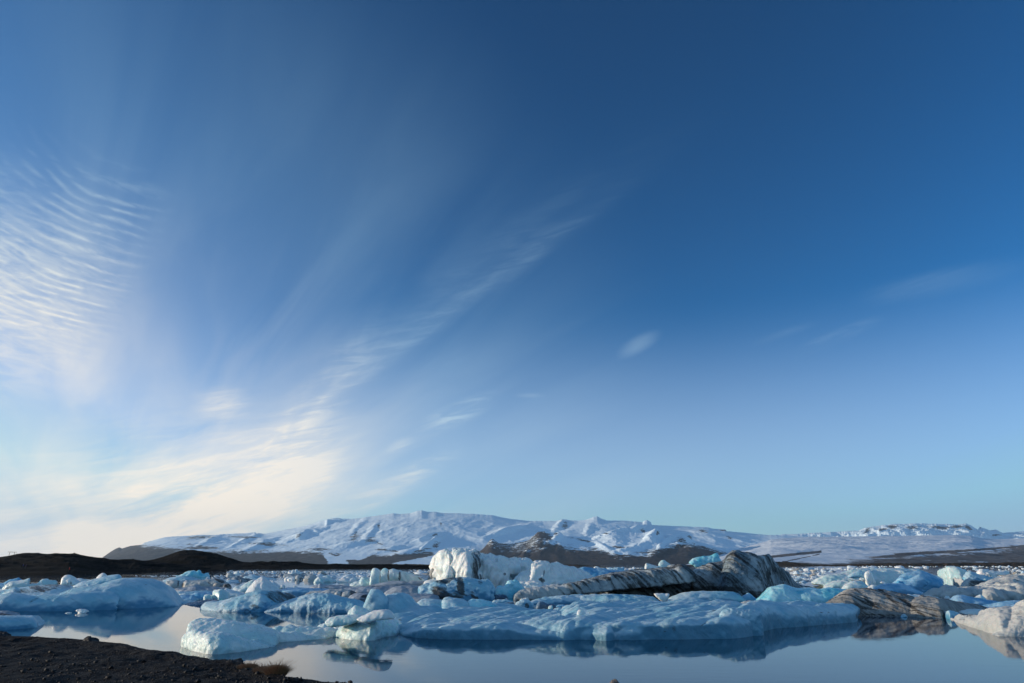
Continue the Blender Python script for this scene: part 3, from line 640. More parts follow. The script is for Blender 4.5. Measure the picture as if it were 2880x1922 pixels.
berg('ice_floe', 'flat frosty ice floe with dark streaks just left of the long leaf shaped iceberg', 'ice floe', 'clear', [
    L('J', [(820, 650), (900, 625), (1000, 605), (1130, 585), (1250, 575), (1350, 590), (1380, 620)], 668, 3, 3, p=3)], (('s', .05, .5), ('c', .04, .4)), dirt=.1)
berg('ice_floe', 'low brash covered floe touching the right foot of the domed iceberg', 'ice floe', 'snow', [
    L('J', [(700, 600), (760, 590), (850, 600), (930, 605), (980, 615)], 640, 2.5, 2.5, p=3)], (('c', .06, .5),), dirt=.1)
berg('iceberg', 'pointed white iceberg with a brown seam, like a folded sail', 'iceberg', 'white', [
    L('J', [(1800, 500), (1840, 430), (1880, 360), (1940, 300), (1980, 250), (2060, 220), (2110, 200), (2150, 225), (2230, 280), (2290, 320), (2350, 370), (2400, 420), (2440, 460)], 505, 3, 2, p=2.0, rnd=3),
    ], (('p', .10, 1.8), ('s', .04, .7)), spots=[('J', 1965, 350, 7, 90, -18, .75), ('J', 1850, 480, 90, 12, -30, .5)])
berg('iceberg', 'greyish white ice shoulder leaning against the left of the sail shaped iceberg', 'iceberg', 'pale', [
    L('J', [(1600, 410), (1630, 370), (1670, 345), (1720, 350), (1760, 340), (1820, 300), (1900, 260), (1960, 250), (2000, 260), (2050, 300)], 440, 3, 3)], (('c', .12, 1.0),))
berg('ice_chunk', 'small white fin of ice peeking out behind the right slope of the sail shaped iceberg', 'ice chunk', 'white', [
    L('J', [(2220, 290), (2245, 272), (2290, 262), (2320, 290), (2350, 310), (2400, 345)], 400, 2, 2)], (('c', .06, .8),))
berg('ice_chunk', 'curled white ice rim right of the sail shaped iceberg', 'ice chunk', 'white', [
    L('G', [(870, 300), (890, 288), (925, 284), (942, 292), (938, 315), (915, 326)], 332, 1.2, 1.2)], (('c', .06, .8),))
berg('iceberg', 'long leaf shaped iceberg, white at left and black streaked towards its right tip', 'iceberg', 'snow', [
    L('B', [(238, 655), (242, 630), (255, 610), (300, 593), (400, 580), (500, 556), (620, 530), (760, 490), (850, 463), (930, 454), (1040, 462), (1150, 482), (1230, 512), (1290, 537), (1310, 560)], [(238, 668), (400, 682), (650, 690), (900, 690), (1000, 680), (1310, 640)], 2.4, 2.4, p=1.8, rnd=4)],
    (('s', .09, 1.2), ('r', .03, .5, -28)), spots=[('B', 1090, 540, 170, 70, 20, .85), ('B', 820, 640, 170, 40, -22, .5), ('B', 1200, 530, 90, 40, 24, .9), ('B', 820, 515, 30, 14, 0, .5), ('B', 900, 500, 25, 12, 0, .5), ('B', 660, 640, 16, 36, 12, .55), ('B', 495, 634, 8, 8, 0, .9), ('B', 270, 655, 40, 8, 8, .6)], smooth=3)
berg('iceberg', 'broad low blue iceberg with vertical fracture lines, right of the leaf shaped one', 'iceberg', 'snow', [
    L('B', [(900, 678), (960, 650), (1050, 612), (1120, 582), (1200, 556), (1300, 530), (1420, 508), (1440, 497), (1560, 496), (1640, 500), (1700, 530), (1780, 541), (1880, 568), (1960, 600), (2030, 650)], [(900, 695), (1200, 692), (1500, 698), (2030, 706)], 2.4, 3.5, p=2.6, rnd=4)],
    (('s', .10, 1.3), ('r', .03, .45, 80), ('c', .04, .8)), spots=[('B', 1465, 560, 10, 60, 6, .5), ('B', 1060, 640, 60, 20, -20, .35), ('B', 920, 680, 40, 12, -10, .6)])
berg('ice_floe', 'wide flat frosty blue ice floe lying level behind the vertical fractured iceberg', 'ice floe', 'blue', [
    L('G', [(880, 345), (950, 330), (1080, 328), (1240, 330), (1400, 335), (1500, 342), (1560, 360)], 430, 5, 2, p=8, rnd=6)], (('s', .04, .5),))
berg('ice_chunk', 'small lit ice crumbs on the near edge of the open water behind the blue floe', 'ice chunk', 'white', [
    L('G', [(960, 326), (985, 315), (1030, 318), (1060, 300), (1085, 298), (1110, 315), (1140, 318), (1150, 328)], 332, 1.2, 1.2)], (('c', .08, .7),))
berg('ice_floe', 'low smooth grey ice mound with a little knob, right of the lit ice crumbs', 'ice floe', 'grey', [
    L('G', [(1270, 325), (1300, 300), (1350, 288), (1395, 285), (1405, 262), (1430, 285), (1550, 288), (1700, 292), (1850, 310)], 328, 3.5, 3.5, p=2.4)], (('s', .06, .8),), dirt=.15, spots=[('G', 1500, 312, 40, 14, 0, .7)])
berg('iceberg', 'creamy ice ridge with two leaning white wedges and a black gash', 'iceberg', 'cream', [
    L('G', [(1210, 405), (1250, 385), (1330, 370), (1420, 365), (1500, 350), (1600, 345), (1720, 345), (1780, 345), (1850, 375), (1900, 400)], 450, 3, 4, p=2.2),
    L('G', [(1610, 400), (1620, 370), (1650, 365), (1680, 390), (1720, 430)], 460, .6, 4.0),
    L('G', [(1700, 425), (1705, 385), (1800, 362), (1805, 400), (1790, 440)], 462, .6, 4.0)],
    (('s', .10, 1.0), ('c', .05, .6)), dirt=.12, spots=[('G', 1850, 390, 60, 45, 0, 1.0), ('G', 1250, 400, 60, 14, -10, .6), ('G', 1690, 400, 10, 40, 10, .9)])
berg('ice_floe', 'smooth grey ice hump with a flat top left of the black and white iceberg', 'ice floe', 'grey', [
    L('G', [(1700, 345), (1760, 330), (1900, 318), (2000, 308), (2150, 302), (2350, 296), (2500, 300)], 400, 3, 4, p=2.6)], (('s', .10, 1.0),), dirt=.12, spots=[('G', 2100, 305, 200, 6, -2, .6)])
berg('ice_floe', 'speckled grey ice mound directly behind the tall cyan peak', 'ice floe', 'grey', [
    L('G', [(1780, 450), (1830, 415), (1900, 395), (2000, 395), (2060, 405), (2120, 430)], 480, 2.2, 2.4)], (('s', .08, .8),), dirt=.25, spots=[('G', 1990, 450, 60, 30, -30, .8)])

# ---- middle distance on the left
berg('iceberg', 'small pale iceberg with a brown shaded stern, mirrored in the open water', 'iceberg', 'cream', [
    L('G', [(1095, 215), (1092, 175), (1100, 160), (1130, 158), (1150, 185), (1185, 205), (1188, 218)], 222, 2.5, 2.5)], (('c', .2, 1.5),), dirt=.2, spots=[('G', 1160, 208, 30, 16, 20, .8)])
berg('iceberg', 'rounded pale iceberg, dirty along its waterline, second from the brown stern', 'iceberg', 'cream', [
    L('G', [(1190, 218), (1200, 190), (1230, 165), (1280, 152), (1340, 155), (1380, 180), (1400, 205)], 224, 3.5, 3.5)], (('c', .2, 1.6),), dirt=.1, spots=[('G', 1230, 200, 40, 30, 0, .6)])
berg('iceberg', 'sharp peaked pale cyan iceberg standing in the open water', 'iceberg', 'pale', [
    L('G', [(1325, 245), (1345, 215), (1380, 180), (1405, 166), (1430, 185), (1450, 205), (1470, 250)], 256, 3, 3),
    L('G', [(1430, 215), (1460, 178), (1500, 165), (1540, 178), (1570, 210), (1620, 235)], 250, 3, 3)], (('c', .3, 2.0),))
berg('ice_floe', 'fluted white low iceberg with a scalloped front in the open water', 'ice floe', 'white', [
    L('G', [(1635, 245), (1660, 220), (1720, 185), (1780, 178), (1850, 185), (1900, 205), (1850, 235), (1830, 250)], 252, 4, 4)], (('p', .22, 1.8),))
berg('iceberg', 'round headed cyan iceberg with a low foot just left of the tall ice blade', 'iceberg', 'pale', [
    L('G', [(1798, 290), (1830, 260), (1880, 240), (1940, 230), (1950, 190), (1990, 172), (2040, 185), (2060, 215), (2080, 240), (2100, 290)], 302, 3, 3)], (('c', .16, 1.5),))
berg('ice_floe', 'twin low white floes at the left end of the open water', 'ice floe', 'white', [
    L('G', [(935, 215), (950, 190), (990, 175), (1040, 178), (1080, 180), (1100, 210)], 220, 3, 3),
    L('G', [(980, 215), (1000, 195), (1060, 185), (1100, 195)], 222, 2, 2)], (('c', .15, 1.5),))
berg('iceberg', 'cluster of three small blue spikes against the dark far hill', 'iceberg', 'white', [
    L('G', [(985, 125), (1000, 95), (1020, 98), (1035, 110), (1048, 85), (1060, 105), (1075, 108), (1090, 82), (1115, 105), (1130, 122), (1165, 130)], 140, 5, 5)], (('c', .4, 3.0),))
berg('iceberg', 'low dark streaked berg stretched across below the three blue spikes', 'iceberg', 'strip', [
    L('G', [(920, 170), (940, 145), (1000, 138), (1080, 135), (1180, 148), (1260, 165)], 180, 5, 5)], (('c', .2, 2.0),), dirt=.45)
berg('iceberg', 'dirty grey boulder berg by a white crest near the foot of the dark hill', 'iceberg', 'cream', [
    L('G', [(170, 165), (185, 135), (215, 118), (245, 128), (262, 150), (270, 165)], 172, 4, 4)], (('c', .3, 2.5),), dirt=.35)
berg('iceberg', 'white crested berg right of the dirty grey boulder berg near the dark hill', 'iceberg', 'white', [
    L('G', [(240, 160), (270, 130), (300, 112), (328, 108), (340, 135), (370, 150)], 168, 4, 4)], (('c', .4, 2.5),))
berg('iceberg', 'black crusted low berg behind the muddy lumps', 'iceberg', 'strip', [
    L('G', [(180, 220), (230, 195), (290, 180), (350, 180), (400, 200), (470, 205), (520, 222)], 232, 4, 4)], (('c', .25, 1.6),), dirt=.6)
berg('ice_floe', 'long low blue grey berg with a vertical crack far behind the sail shaped iceberg', 'ice floe', 'snow', [
    L('G', [(380, 195), (430, 165), (500, 160), (600, 170), (700, 190), (820, 205)], 214, 5, 6)], (('s', .2, 2.0),), dirt=.15)

# ---- foreground: melting floe by the shore
berg('iceberg', 'rounded melting iceberg nearest the black shore, trailing a wet low saddle to the right', 'iceberg', 'pale', [
    L('B', [(100, 930), (104, 860), (118, 800), (180, 768), (250, 756), (330, 750), (400, 756), (480, 766), (620, 782), (700, 800), (800, 816), (900, 836), (1000, 862), (1060, 900), (1080, 950)], None, 1.4, 1.0, Y=('B', 1045), p=2.0, rnd=5),
    L('B', [(28, 1040), (34, 1000), (45, 960), (70, 925), (110, 900), (160, 886), (200, 884), (270, 900), (330, 915), (400, 916), (480, 918), (560, 935), (640, 948), (760, 985), (900, 1010), (1000, 1030), (1060, 1050)], [(28, 1050), (150, 1095), (330, 1138), (450, 1142), (650, 1120), (850, 1090), (1060, 1055)], .9, 1.2, p=2.2, rnd=5),
    L('B', [(940, 900), (1000, 870), (1060, 842), (1200, 832), (1350, 842), (1480, 848), (1600, 850), (1700, 880)], None, .8, .8, Y=('B', 960), p=1.8),
    L('B', [(880, 985), (1000, 930), (1100, 895), (1250, 900), (1400, 935), (1550, 945), (1600, 925), (1640, 955)], [(880, 1060), (1000, 1020), (1200, 1005), (1400, 990), (1640, 970)], .8, .8, p=1.8)],
    (('c', .06, 1.0), ('s', .03, .3)), smooth=3)
berg('iceberg', 'glassy grey green ice boulder carrying two slabs, at the right end of the wet saddle', 'iceberg', 'pale', [
    L('B', [(1590, 900), (1640, 870), (1720, 845), (1850, 810), (1980, 795), (2100, 770), (2180, 758), (2260, 768), (2330, 780), (2345, 800), (2352, 860), (2348, 925)], [(1590, 930), (1700, 965), (1850, 985), (2050, 997), (2120, 990), (2200, 960), (2350, 935)], 1.3, 1.6, p=2.2, rnd=4)],
    (('c', .09, 1.1), ('s', .02, .3)), smooth=4)
berg('ice_slab', 'pale green ice slab resting on the left of the glassy boulder', 'ice slab', 'pale', [
    L('B', [(1565, 800), (1570, 785), (1620, 750), (1700, 728), (1800, 718), (1900, 716), (1965, 722), (1960, 760), (1900, 790)], None, .6, .6, Y=('B', 985), bot=[(1565, 810), (1600, 850), (1700, 850), (1850, 822), (1970, 780)], p=2.4)], (('c', .04, .6),))
berg('ice_slab', 'white lozenge of ice lying on top of the glassy boulder', 'ice slab', 'white', [
    L('B', [(1900, 768), (1960, 735), (2030, 700), (2100, 675), (2180, 661), (2240, 663), (2290, 690), (2312, 740), (2300, 770)], None, .6, .6, Y=('B', 1000), bot=[(1900, 775), (1980, 808), (2060, 798), (2200, 765), (2312, 770)], p=2.4)], (('s', .03, .5),))
berg('ice_chunk', 'angular pale ice cube behind the white lozenge', 'ice chunk', 'pale', [
    L('B', [(1815, 718), (1830, 670), (1860, 635), (1882, 611), (1920, 620), (1980, 640), (2030, 665), (2050, 690), (2045, 720)], None, .7, .8, Y=('B', 900))], (('c', .05, .7),))
berg('ice_chunk', 'low ice nub at the left foot of the pale green slab', 'ice chunk', 'pale', [
    L('B', [(1470, 850), (1510, 825), (1560, 806), (1600, 812), (1620, 850)], None, .5, .5, Y=('B', 935))], (('c', .03, .5),))

# ---- foreground: the long furrowed floe
berg('ice_floe', 'very long low furrowed blue floe across the foreground, cyan peak at its left end', 'ice floe', 'floe', [
    L('C', [(470, 960), (560, 880), (640, 830), (760, 800), (900, 800), (1100, 790), (1300, 785), (1540, 780), (1640, 775), (1760, 812), (1860, 830), (2180, 850)] + [((x*.26383+500)/.26383, y) for x, y in [(300, 845), (360, 800), (480, 752), (620, 745), (1000, 745), (1500, 742), (2000, 738), (2400, 768)]], None, 16.0, 3, p=12, rnd=6, Y=('D', 1135), n=200),
    L('C', [(440, 1000), (480, 960), (600, 940), (760, 940), (900, 945), (960, 985), (1000, 1020)], [(440, 1060), (700, 1050), (1000, 1060)], 2.2, 3.5, p=3),
    L('C', [(930, 1040), (950, 1000), (1000, 960), (1150, 915), (1300, 900), (1500, 880), (1700, 870), (1900, 860), (2200, 850)], [(930, 1052), (1100, 1085), (1300, 1095), (2200, 1120)], 5.0, 4, p=5, rnd=4),
    L('C', [(1190, 1060), (1230, 1030), (1330, 1005), (1500, 990), (1700, 965), (1900, 955), (2100, 930), (2350, 905), (2700, 900)], [(1190, 1088), (1500, 1108), (1900, 1120), (2700, 1145)], 3.4, 4, p=5, rnd=4),
    L('D', [(300, 1000), (400, 950), (600, 945), (820, 952), (850, 975), (870, 1050)], [(300, 1128), (600, 1140), (780, 1150), (870, 1140)], 2.6, 4, p=4, rnd=4),
    L('D', [(830, 1080), (880, 1000), (980, 940), (1150, 930), (1300, 965), (1420, 960), (1480, 955), (1510, 985), (1540, 1040)], [(830, 1142), (1100, 1140), (1540, 1122)], 2.0, 4, p=3, rnd=4),
    L('D', [(1480, 1060), (1560, 960), (1650, 900), (1800, 870), (2000, 865), (2200, 880), (2330, 905), (2420, 960)], [(1480, 1122), (1700, 1118), (2000, 1095), (2420, 1058)], 3.2, 5, p=3.4, rnd=4),
    L('E', [(60, 1215), (180, 1165), (280, 1125), (420, 1110), (600, 1075), (740, 1050), (1000, 1050), (1300, 1048), (1500, 1060), (1750, 1070), (1900, 1072), (2050, 1085), (2160, 1105), (2230, 1135), (2228, 1200), (2200, 1260)], [(60, 1549), (300, 1530), (640, 1495), (850, 1445), (1100, 1420), (1530, 1385), (2150, 1335), (2228, 1300)], 2.6, 3.5, p=3.0, rnd=7),
    L('C', [(95, 800), (103, 760), (112, 715), (130, 655), (158, 592), (185, 582), (215, 586), (250, 603), (280, 635), (300, 672), (330, 700)], None, 1.2, 1.0, Y=('C', 990), rnd=3),
    L('C', [(200, 800), (280, 700), (320, 660), (345, 640), (400, 636), (450, 640), (505, 652), (560, 692), (620, 738), (700, 775), (800, 800), (950, 830)], None, 2.0, 1.5, Y=('C', 985), p=1.8, rnd=3),
    L('C', [(300, 900), (420, 870), (600, 850), (800, 850), (1000, 860), (1100, 880)], None, 3.0, 4, Y=('C', 1030), p=2.4)],
    (('f', .14, 1.7, 56), ('f', .03, .5, 50), ('s', .10, 3.0), ('s', .018, .35)), vox=1.15, smooth=3,
    spots=[('D', 1500, 1020, 40, 30, -40, .6), ('D', 1830, 950, 70, 8, -42, .75), ('D', 1940, 830, 70, 14, -30, .6), ('D', 1400, 1048, 18, 6, 0, .9), ('E', 1640, 1195, 60, 10, -5, .7), ('E', 1755, 1205, 8, 50, 30, .6), ('D', 620, 835, 60, 8, -35, .6), ('C', 1900, 905, 8, 4, 0, .5), ('C', 475, 945, 30, 6, 0, .9), ('E', 2215, 1240, 14, 60, 0, .6), ('E', 80, 1160, 90, 20, -20, .6)])
berg('ice_chunk', 'smooth blue ice hump on the far edge of the furrowed floe, nearest the cyan peak', 'ice chunk', 'snow', [
    L('C', [(638, 760), (660, 735), (700, 710), (760, 698), (850, 700), (920, 712), (1000, 745), (1040, 790)], None, 1.4, 1.4, Y=('C', 900), rnd=3)], (('s', .05, .8),))
berg('ice_chunk', 'middle blue ice hump of three in a row behind the furrowed floe', 'ice chunk', 'snow', [
    L('C', [(915, 722), (945, 695), (990, 681), (1060, 688), (1150, 704), (1200, 740), (1250, 800)], None, 1.4, 1.4, Y=('C', 905), rnd=3)], (('s', .05, .8),))
berg('ice_chunk', 'rightmost of the three ice humps behind the furrowed floe, low and cyan', 'ice chunk', 'cyan', [
    L('C', [(1190, 745), (1205, 718), (1235, 703), (1320, 706), (1430, 725), (1500, 752), (1545, 780)], None, 1.2, 1.2, Y=('C', 900), rnd=3)], (('s', .05, .8),))
berg('ice_chunk', 'little white ice knuckle on the furrowed floe beside a dark crack', 'ice chunk', 'white', [
    L('D', [(465, 870), (470, 830), (490, 812), (530, 818), (560, 850), (540, 880)], None, .35, .4, Y=('D', 1050), bot=[(460, 880), (560, 880)])], (('c', .02, .3),))
berg('ice_chunk', 'ribbed white ice ridge lying on the right part of the furrowed floe', 'ice chunk', 'floe', [
    L('E', [(130, 1215), (190, 1165), (250, 1130), (320, 1122), (450, 1135), (620, 1150), (720, 1165), (760, 1210)], None, .8, 1.0, Y=('D', 1095), p=2.4)], (('r', .03, .3, -75), ('s', .03, .6)))

# ---- centre: big sculpted white iceberg and its neighbours
berg('iceberg', 'tall sculpted white iceberg with fluted folds and a black seam, in the centre', 'iceberg', 'white', [
    L('C', [(850, 500), (842, 420), (844, 330), (845, 258), (875, 235), (900, 210), (912, 196), (940, 200)], [(840, 560), (940, 586)], 4.0, 8, p=2.6, rnd=3),
    L('C', [(890, 560), (905, 300), (925, 200), (960, 177), (985, 190), (1000, 215), (1010, 260), (1000, 500)], [(890, 572), (1000, 592)], 3.2, 8, p=2.6, rnd=3),
    L('C', [(965, 560), (1000, 300), (1018, 190), (1040, 160), (1090, 172), (1140, 195), (1200, 215), (1210, 300), (1200, 560)], [(960, 586), (1210, 598)], 2.6, 10, p=2.6, rnd=3),
    L('C', [(1130, 560), (1160, 300), (1185, 240), (1230, 225), (1280, 235), (1300, 270), (1330, 420), (1335, 560)], 588, 2.0, 8, p=2.8, rnd=3),
    L('C', [(1040, 560), (1100, 190), (1250, 212), (1330, 238), (1450, 254), (1560, 270), (1700, 290), (1780, 297), (1850, 294), (1880, 380), (1880, 560)], 576, 6, 10, p=3, rnd=6),
    L('C', [(1310, 560), (1325, 330), (1350, 255), (1430, 256), (1500, 275), (1510, 400), (1500, 560)], 584, 3, 8, p=2.4, rnd=3),
    L('C', [(1410, 560), (1430, 430), (1490, 330), (1560, 280), (1620, 300), (1640, 420), (1620, 560)], 586, 3, 6, p=2.2, rnd=3),
    L('C', [(1600, 420), (1620, 320), (1660, 292), (1720, 300), (1730, 400)], None, 1.5, 4, Y=('C', 584), bot=[(1600, 430), (1730, 430)]),
    ], (('p', .50, 1.9), ('s', .15, 2.5), ('p', .10, .8)), spots=[('C', 1290, 330, 45, 130, 6, .85), ('C', 1270, 245, 60, 18, 12, .8), ('C', 1300, 470, 50, 50, 0, .75), ('C', 1590, 435, 16, 20, 0, .8), ('C', 1665, 470, 20, 18, 0, .8), ('C', 1220, 480, 16, 60, 6, .5), ('C', 1480, 330, 60, 8, 40, .3)], vox=.9, smooth=9)
berg('iceberg', 'lumpy bright iceberg end with a dark knot, right of the tall sculpted iceberg', 'iceberg', 'white', [
    L('C', [(1685, 500), (1720, 455), (1770, 420), (1840, 385), (1880, 370), (1900, 420), (1890, 560)], 598, 2.5, 4, rnd=3),
    L('C', [(1830, 520), (1850, 400), (1870, 330), (1900, 300), (1960, 285), (2030, 292), (2070, 310), (2080, 340), (2060, 520)], 600, 2.2, 5, rnd=3),
    L('C', [(2010, 540), (2020, 420), (2060, 350), (2110, 320), (2150, 311), (2180, 325), (2250, 340), (2330, 365), (2400, 385), (2470, 420), (2530, 460), (2580, 490), (2640, 540)], 600, 3.0, 6, p=2.0, rnd=3),
    L('C', [(1700, 580), (1740, 530), (1850, 515), (1960, 520), (2060, 540), (2150, 570)], 610, 2.0, 3, p=2.4)],
    (('c', .28, 1.7), ('s', .06, .8)), spots=[('C', 1985, 500, 40, 24, 20, 1.0), ('C', 2010, 420, 12, 60, 12, .8), ('C', 1955, 560, 10, 30, 0, .6)], smooth=3)
berg('ice_slab', 'brown striped upright fin of ice at the left foot of the tall sculpted iceberg', 'ice slab', 'brown', [
    L('C', [(770, 500), (780, 450), (800, 400), (822, 372), (840, 385), (850, 420), (860, 500)], 560, 2, 2)], (('r', .10, .5, 60),), dirt=.45)
berg('iceberg', 'upright white ice blade with a rounded tip, left of the tall sculpted iceberg', 'iceberg', 'pale', [
    L('C', [(150, 555), (155, 480), (165, 410), (185, 372), (205, 366), (240, 378), (262, 398), (265, 430), (250, 500), (240, 555)], 570, 1.6, 1.8, p=2.2, rnd=3)], (('s', .10, 1.2), ('c', .05, .8)))
berg('iceberg', 'blocky grey green iceberg with dark vertical stains right of the ice blade', 'iceberg', 'pale', [
    L('C', [(243, 520), (248, 460), (262, 420), (285, 388), (310, 378), (345, 382), (352, 420), (350, 520)], 560, 1.6, 3, rnd=3),
    L('C', [(320, 520), (350, 400), (400, 388), (440, 395), (500, 405), (560, 420), (620, 445), (690, 475), (725, 498), (730, 530)], 552, 2.4, 3, p=2.6, rnd=4)],
    (('p', .14, 1.5), ('s', .08, 1.0)), spots=[('C', 350, 450, 14, 60, 0, .8), ('C', 470, 460, 16, 60, 0, .9), ('C', 520, 420, 60, 10, 12, .5), ('C', 690, 485, 30, 10, 30, .7), ('C', 530, 450, 30, 50, 0, .4)])
berg('ice_floe', 'flat pale ice shelf in front of the ice blade and the blocky stained iceberg', 'ice floe', 'grey', [
    L('C', [(130, 560), (200, 545), (300, 525), (420, 512), (520, 512), (530, 530), (600, 510), (720, 508), (770, 520), (840, 545)], 585, 3, 2, p=6)], (('s', .05, .8),), spots=[('C', 300, 560, 200, 8, -3, .5)])
berg('ice_chunk', 'small smooth white ice cap in front of the tall sculpted iceberg', 'ice chunk', 'white', [
    L('C', [(725, 520), (745, 505), (790, 492), (840, 490), (875, 500), (890, 520)], None, 1.4, 1.4, Y=('C', 590))], (('s', .04, .8),))
berg('iceberg', 'two toned iceberg, black ash crust on the left and smooth white on the right', 'iceberg', 'snow', [
    L('C', [(670, 562), (740, 545), (800, 530), (900, 498), (1000, 484), (1080, 478), (1200, 482), (1300, 496), (1380, 505), (1440, 560), (1465, 700)], 712, 2.4, 5, p=2.4, rnd=4),
    L('C', [(1080, 690), (1085, 520), (1100, 477), (1160, 475), (1230, 482), (1290, 488), (1320, 500), (1360, 490), (1400, 488), (1430, 505), (1455, 540), (1485, 585), (1480, 640), (1465, 700)], 708, 2.2, 4, p=2.6, rnd=3),
    L('C', [(980, 620), (975, 570), (1010, 555), (1055, 575), (1080, 600), (1060, 640), (1030, 640)], None, .5, 1.5, Y=('C', 708), bot=[(980, 625), (1080, 625)]),
    L('C', [(970, 545), (1010, 520), (1070, 500), (1090, 530), (1060, 560)], None, .7, 1.5, Y=('C', 706), bot=[(970, 560), (1090, 560)])],
    (('c', .13, 1.4), ('s', .05, .8)), spots=[('C', 980, 510, 150, 34, -8, .85), ('C', 1120, 570, 45, 130, -8, 1.0), ('C', 930, 640, 130, 75, 12, 1.0), ('C', 1060, 660, 120, 60, 0, .95), ('C', 1250, 650, 26, 50, -20, .75), ('C', 1290, 690, 30, 20, -30, .8), ('C', 1330, 520, 30, 26, 40, .7), ('C', 1200, 620, 30, 60, 0, .4), ('C', 1010, 600, 34, 28, 30, -1.4), ('C', 1045, 525, 34, 20, -10, -1.0)])
berg('ice_floe', 'broad smooth grey ice hump between the cyan peak and the two toned iceberg', 'ice floe', 'grey', [
    L('C', [(290, 650), (330, 610), (420, 575), (500, 560), (600, 560), (700, 572), (750, 590), (760, 640), (800, 660)], 700, 3, 4, p=2.6),
    L('C', [(520, 700), (560, 660), (640, 655), (720, 658), (800, 660), (860, 672), (885, 700)], 745, 2.0, 7, p=2.6)], (('s', .08, 1.0),), spots=[('C', 760, 620, 20, 40, 0, -1)])
berg('ice_floe', 'narrow grey ice floe with a dark edge, farther back behind the broad grey hump', 'ice floe', 'grey', [
    L('C', [(0, 580), (60, 568), (150, 566), (260, 562), (380, 560), (430, 570)], 620, 2.5, 2.5, p=3)], (('s', .06, .9),), dirt=.1, spots=[('C', 250, 568, 150, 8, 0, .7)])
berg('iceberg', 'bright cyan hooked ice piece in the gap right of the two toned iceberg', 'iceberg', 'cyan', [
    L('C', [(1460, 650), (1462, 615), (1490, 585), (1520, 568), (1560, 562), (1610, 570), (1650, 600), (1680, 650), (1670, 690)], 692, 1.2, 1.4, rnd=3),
    L('C', [(1590, 560), (1597, 535), (1620, 510), (1650, 497), (1705, 495), (1745, 515), (1775, 560), (1812, 592), (1780, 640), (1700, 680)], None, .9, 1.0, Y=('C', 690), rnd=3)], (('c', .10, 1.0),))
berg('ice_chunk', 'dark glassy ice block below the cyan hooked piece', 'ice chunk', 'clear', [
    L('I', [(40, 350), (45, 322), (80, 312), (150, 310), (230, 312), (270, 330), (278, 370)], 388, 1.0, 1.0, p=3)], (('c', .06, .5),))
berg('ice_chunk', 'tiny white ice shard in the gap under the cyan hooked piece', 'ice chunk', 'white', [
    L('I', [(235, 390), (250, 368), (262, 365), (278, 388)], 395, .3, .3)], (('c', .02, .3),))
for i, (pts, base, mt, lab) in enumerate([
    ([(20, 430), (60, 400), (160, 395), (240, 390), (300, 400), (380, 425), (390, 440)], 470, 'snow', 'flat pale plate of broken ice left of the dirt smudged block'),
    ([(150, 470), (200, 455), (300, 435), (375, 425), (385, 455)], 485, 'clear', 'thin dark ice plate just in front of the flat pale plate'),
    ([(400, 480), (420, 440), (510, 395), (560, 385), (640, 400), (715, 470), (720, 500), (690, 540)], 572, 'snow', 'grey ice block with a dirt smudge in the broken ice gap'),
    ([(470, 410), (500, 380), (560, 362), (610, 362), (635, 390)], 408, 'white', 'small white cap of ice at the left tip of the long striped tongue'),
    ([(740, 560), (760, 480), (800, 420), (870, 430), (960, 460), (1040, 465), (1080, 500)], 545, 'clear', 'dark translucent broken ice block in the middle of the brash gap'),
    ([(790, 520), (810, 490), (850, 470), (900, 475), (940, 500), (950, 520)], 526, 'white', 'bright ice plate lying on the dark broken block'),
    ([(950, 530), (960, 495), (1010, 485), (1030, 510), (1010, 550)], 556, 'pale', 'small upright pale ice tile right of the bright plate'),
    ([(750, 585), (800, 560), (870, 545), (950, 560), (1000, 590)], 598, 'clear', 'low dark ice plate in front of the broken ice block'),
    ([(1010, 590), (1050, 550), (1130, 525), (1190, 530), (1200, 570), (1150, 600)], 606, 'snow', 'rounded blue grey ice plate at the right of the brash gap'),
    ([(1180, 520), (1195, 500), (1220, 505), (1225, 530)], 535, 'clear', 'dark round ice pebble near the right end of the brash gap'),
    ([(1280, 515), (1300, 490), (1320, 500), (1335, 520)], 525, 'white', 'tiny pointed white ice chip at the right end of the brash gap'),
    ([(1080, 500), (1130, 485), (1200, 478), (1240, 495)], 512, 'blue', 'flat blue ice chip at the back of the brash gap'),
    ([(1674, 440), (1680, 422), (1710, 420), (1760, 430), (1815, 445)], 455, 'white', 'slim white ice chip on the back edge of the furrowed floe')]):
    berg('ice_chunk', lab, 'ice chunk', mt, [L('I', pts, base, .5, .5, p=2.6)], (('c', .05, .5),), spots=([('I', 600, 500, 40, 60, 0, .9)] if i == 2 else ()), smooth=1)

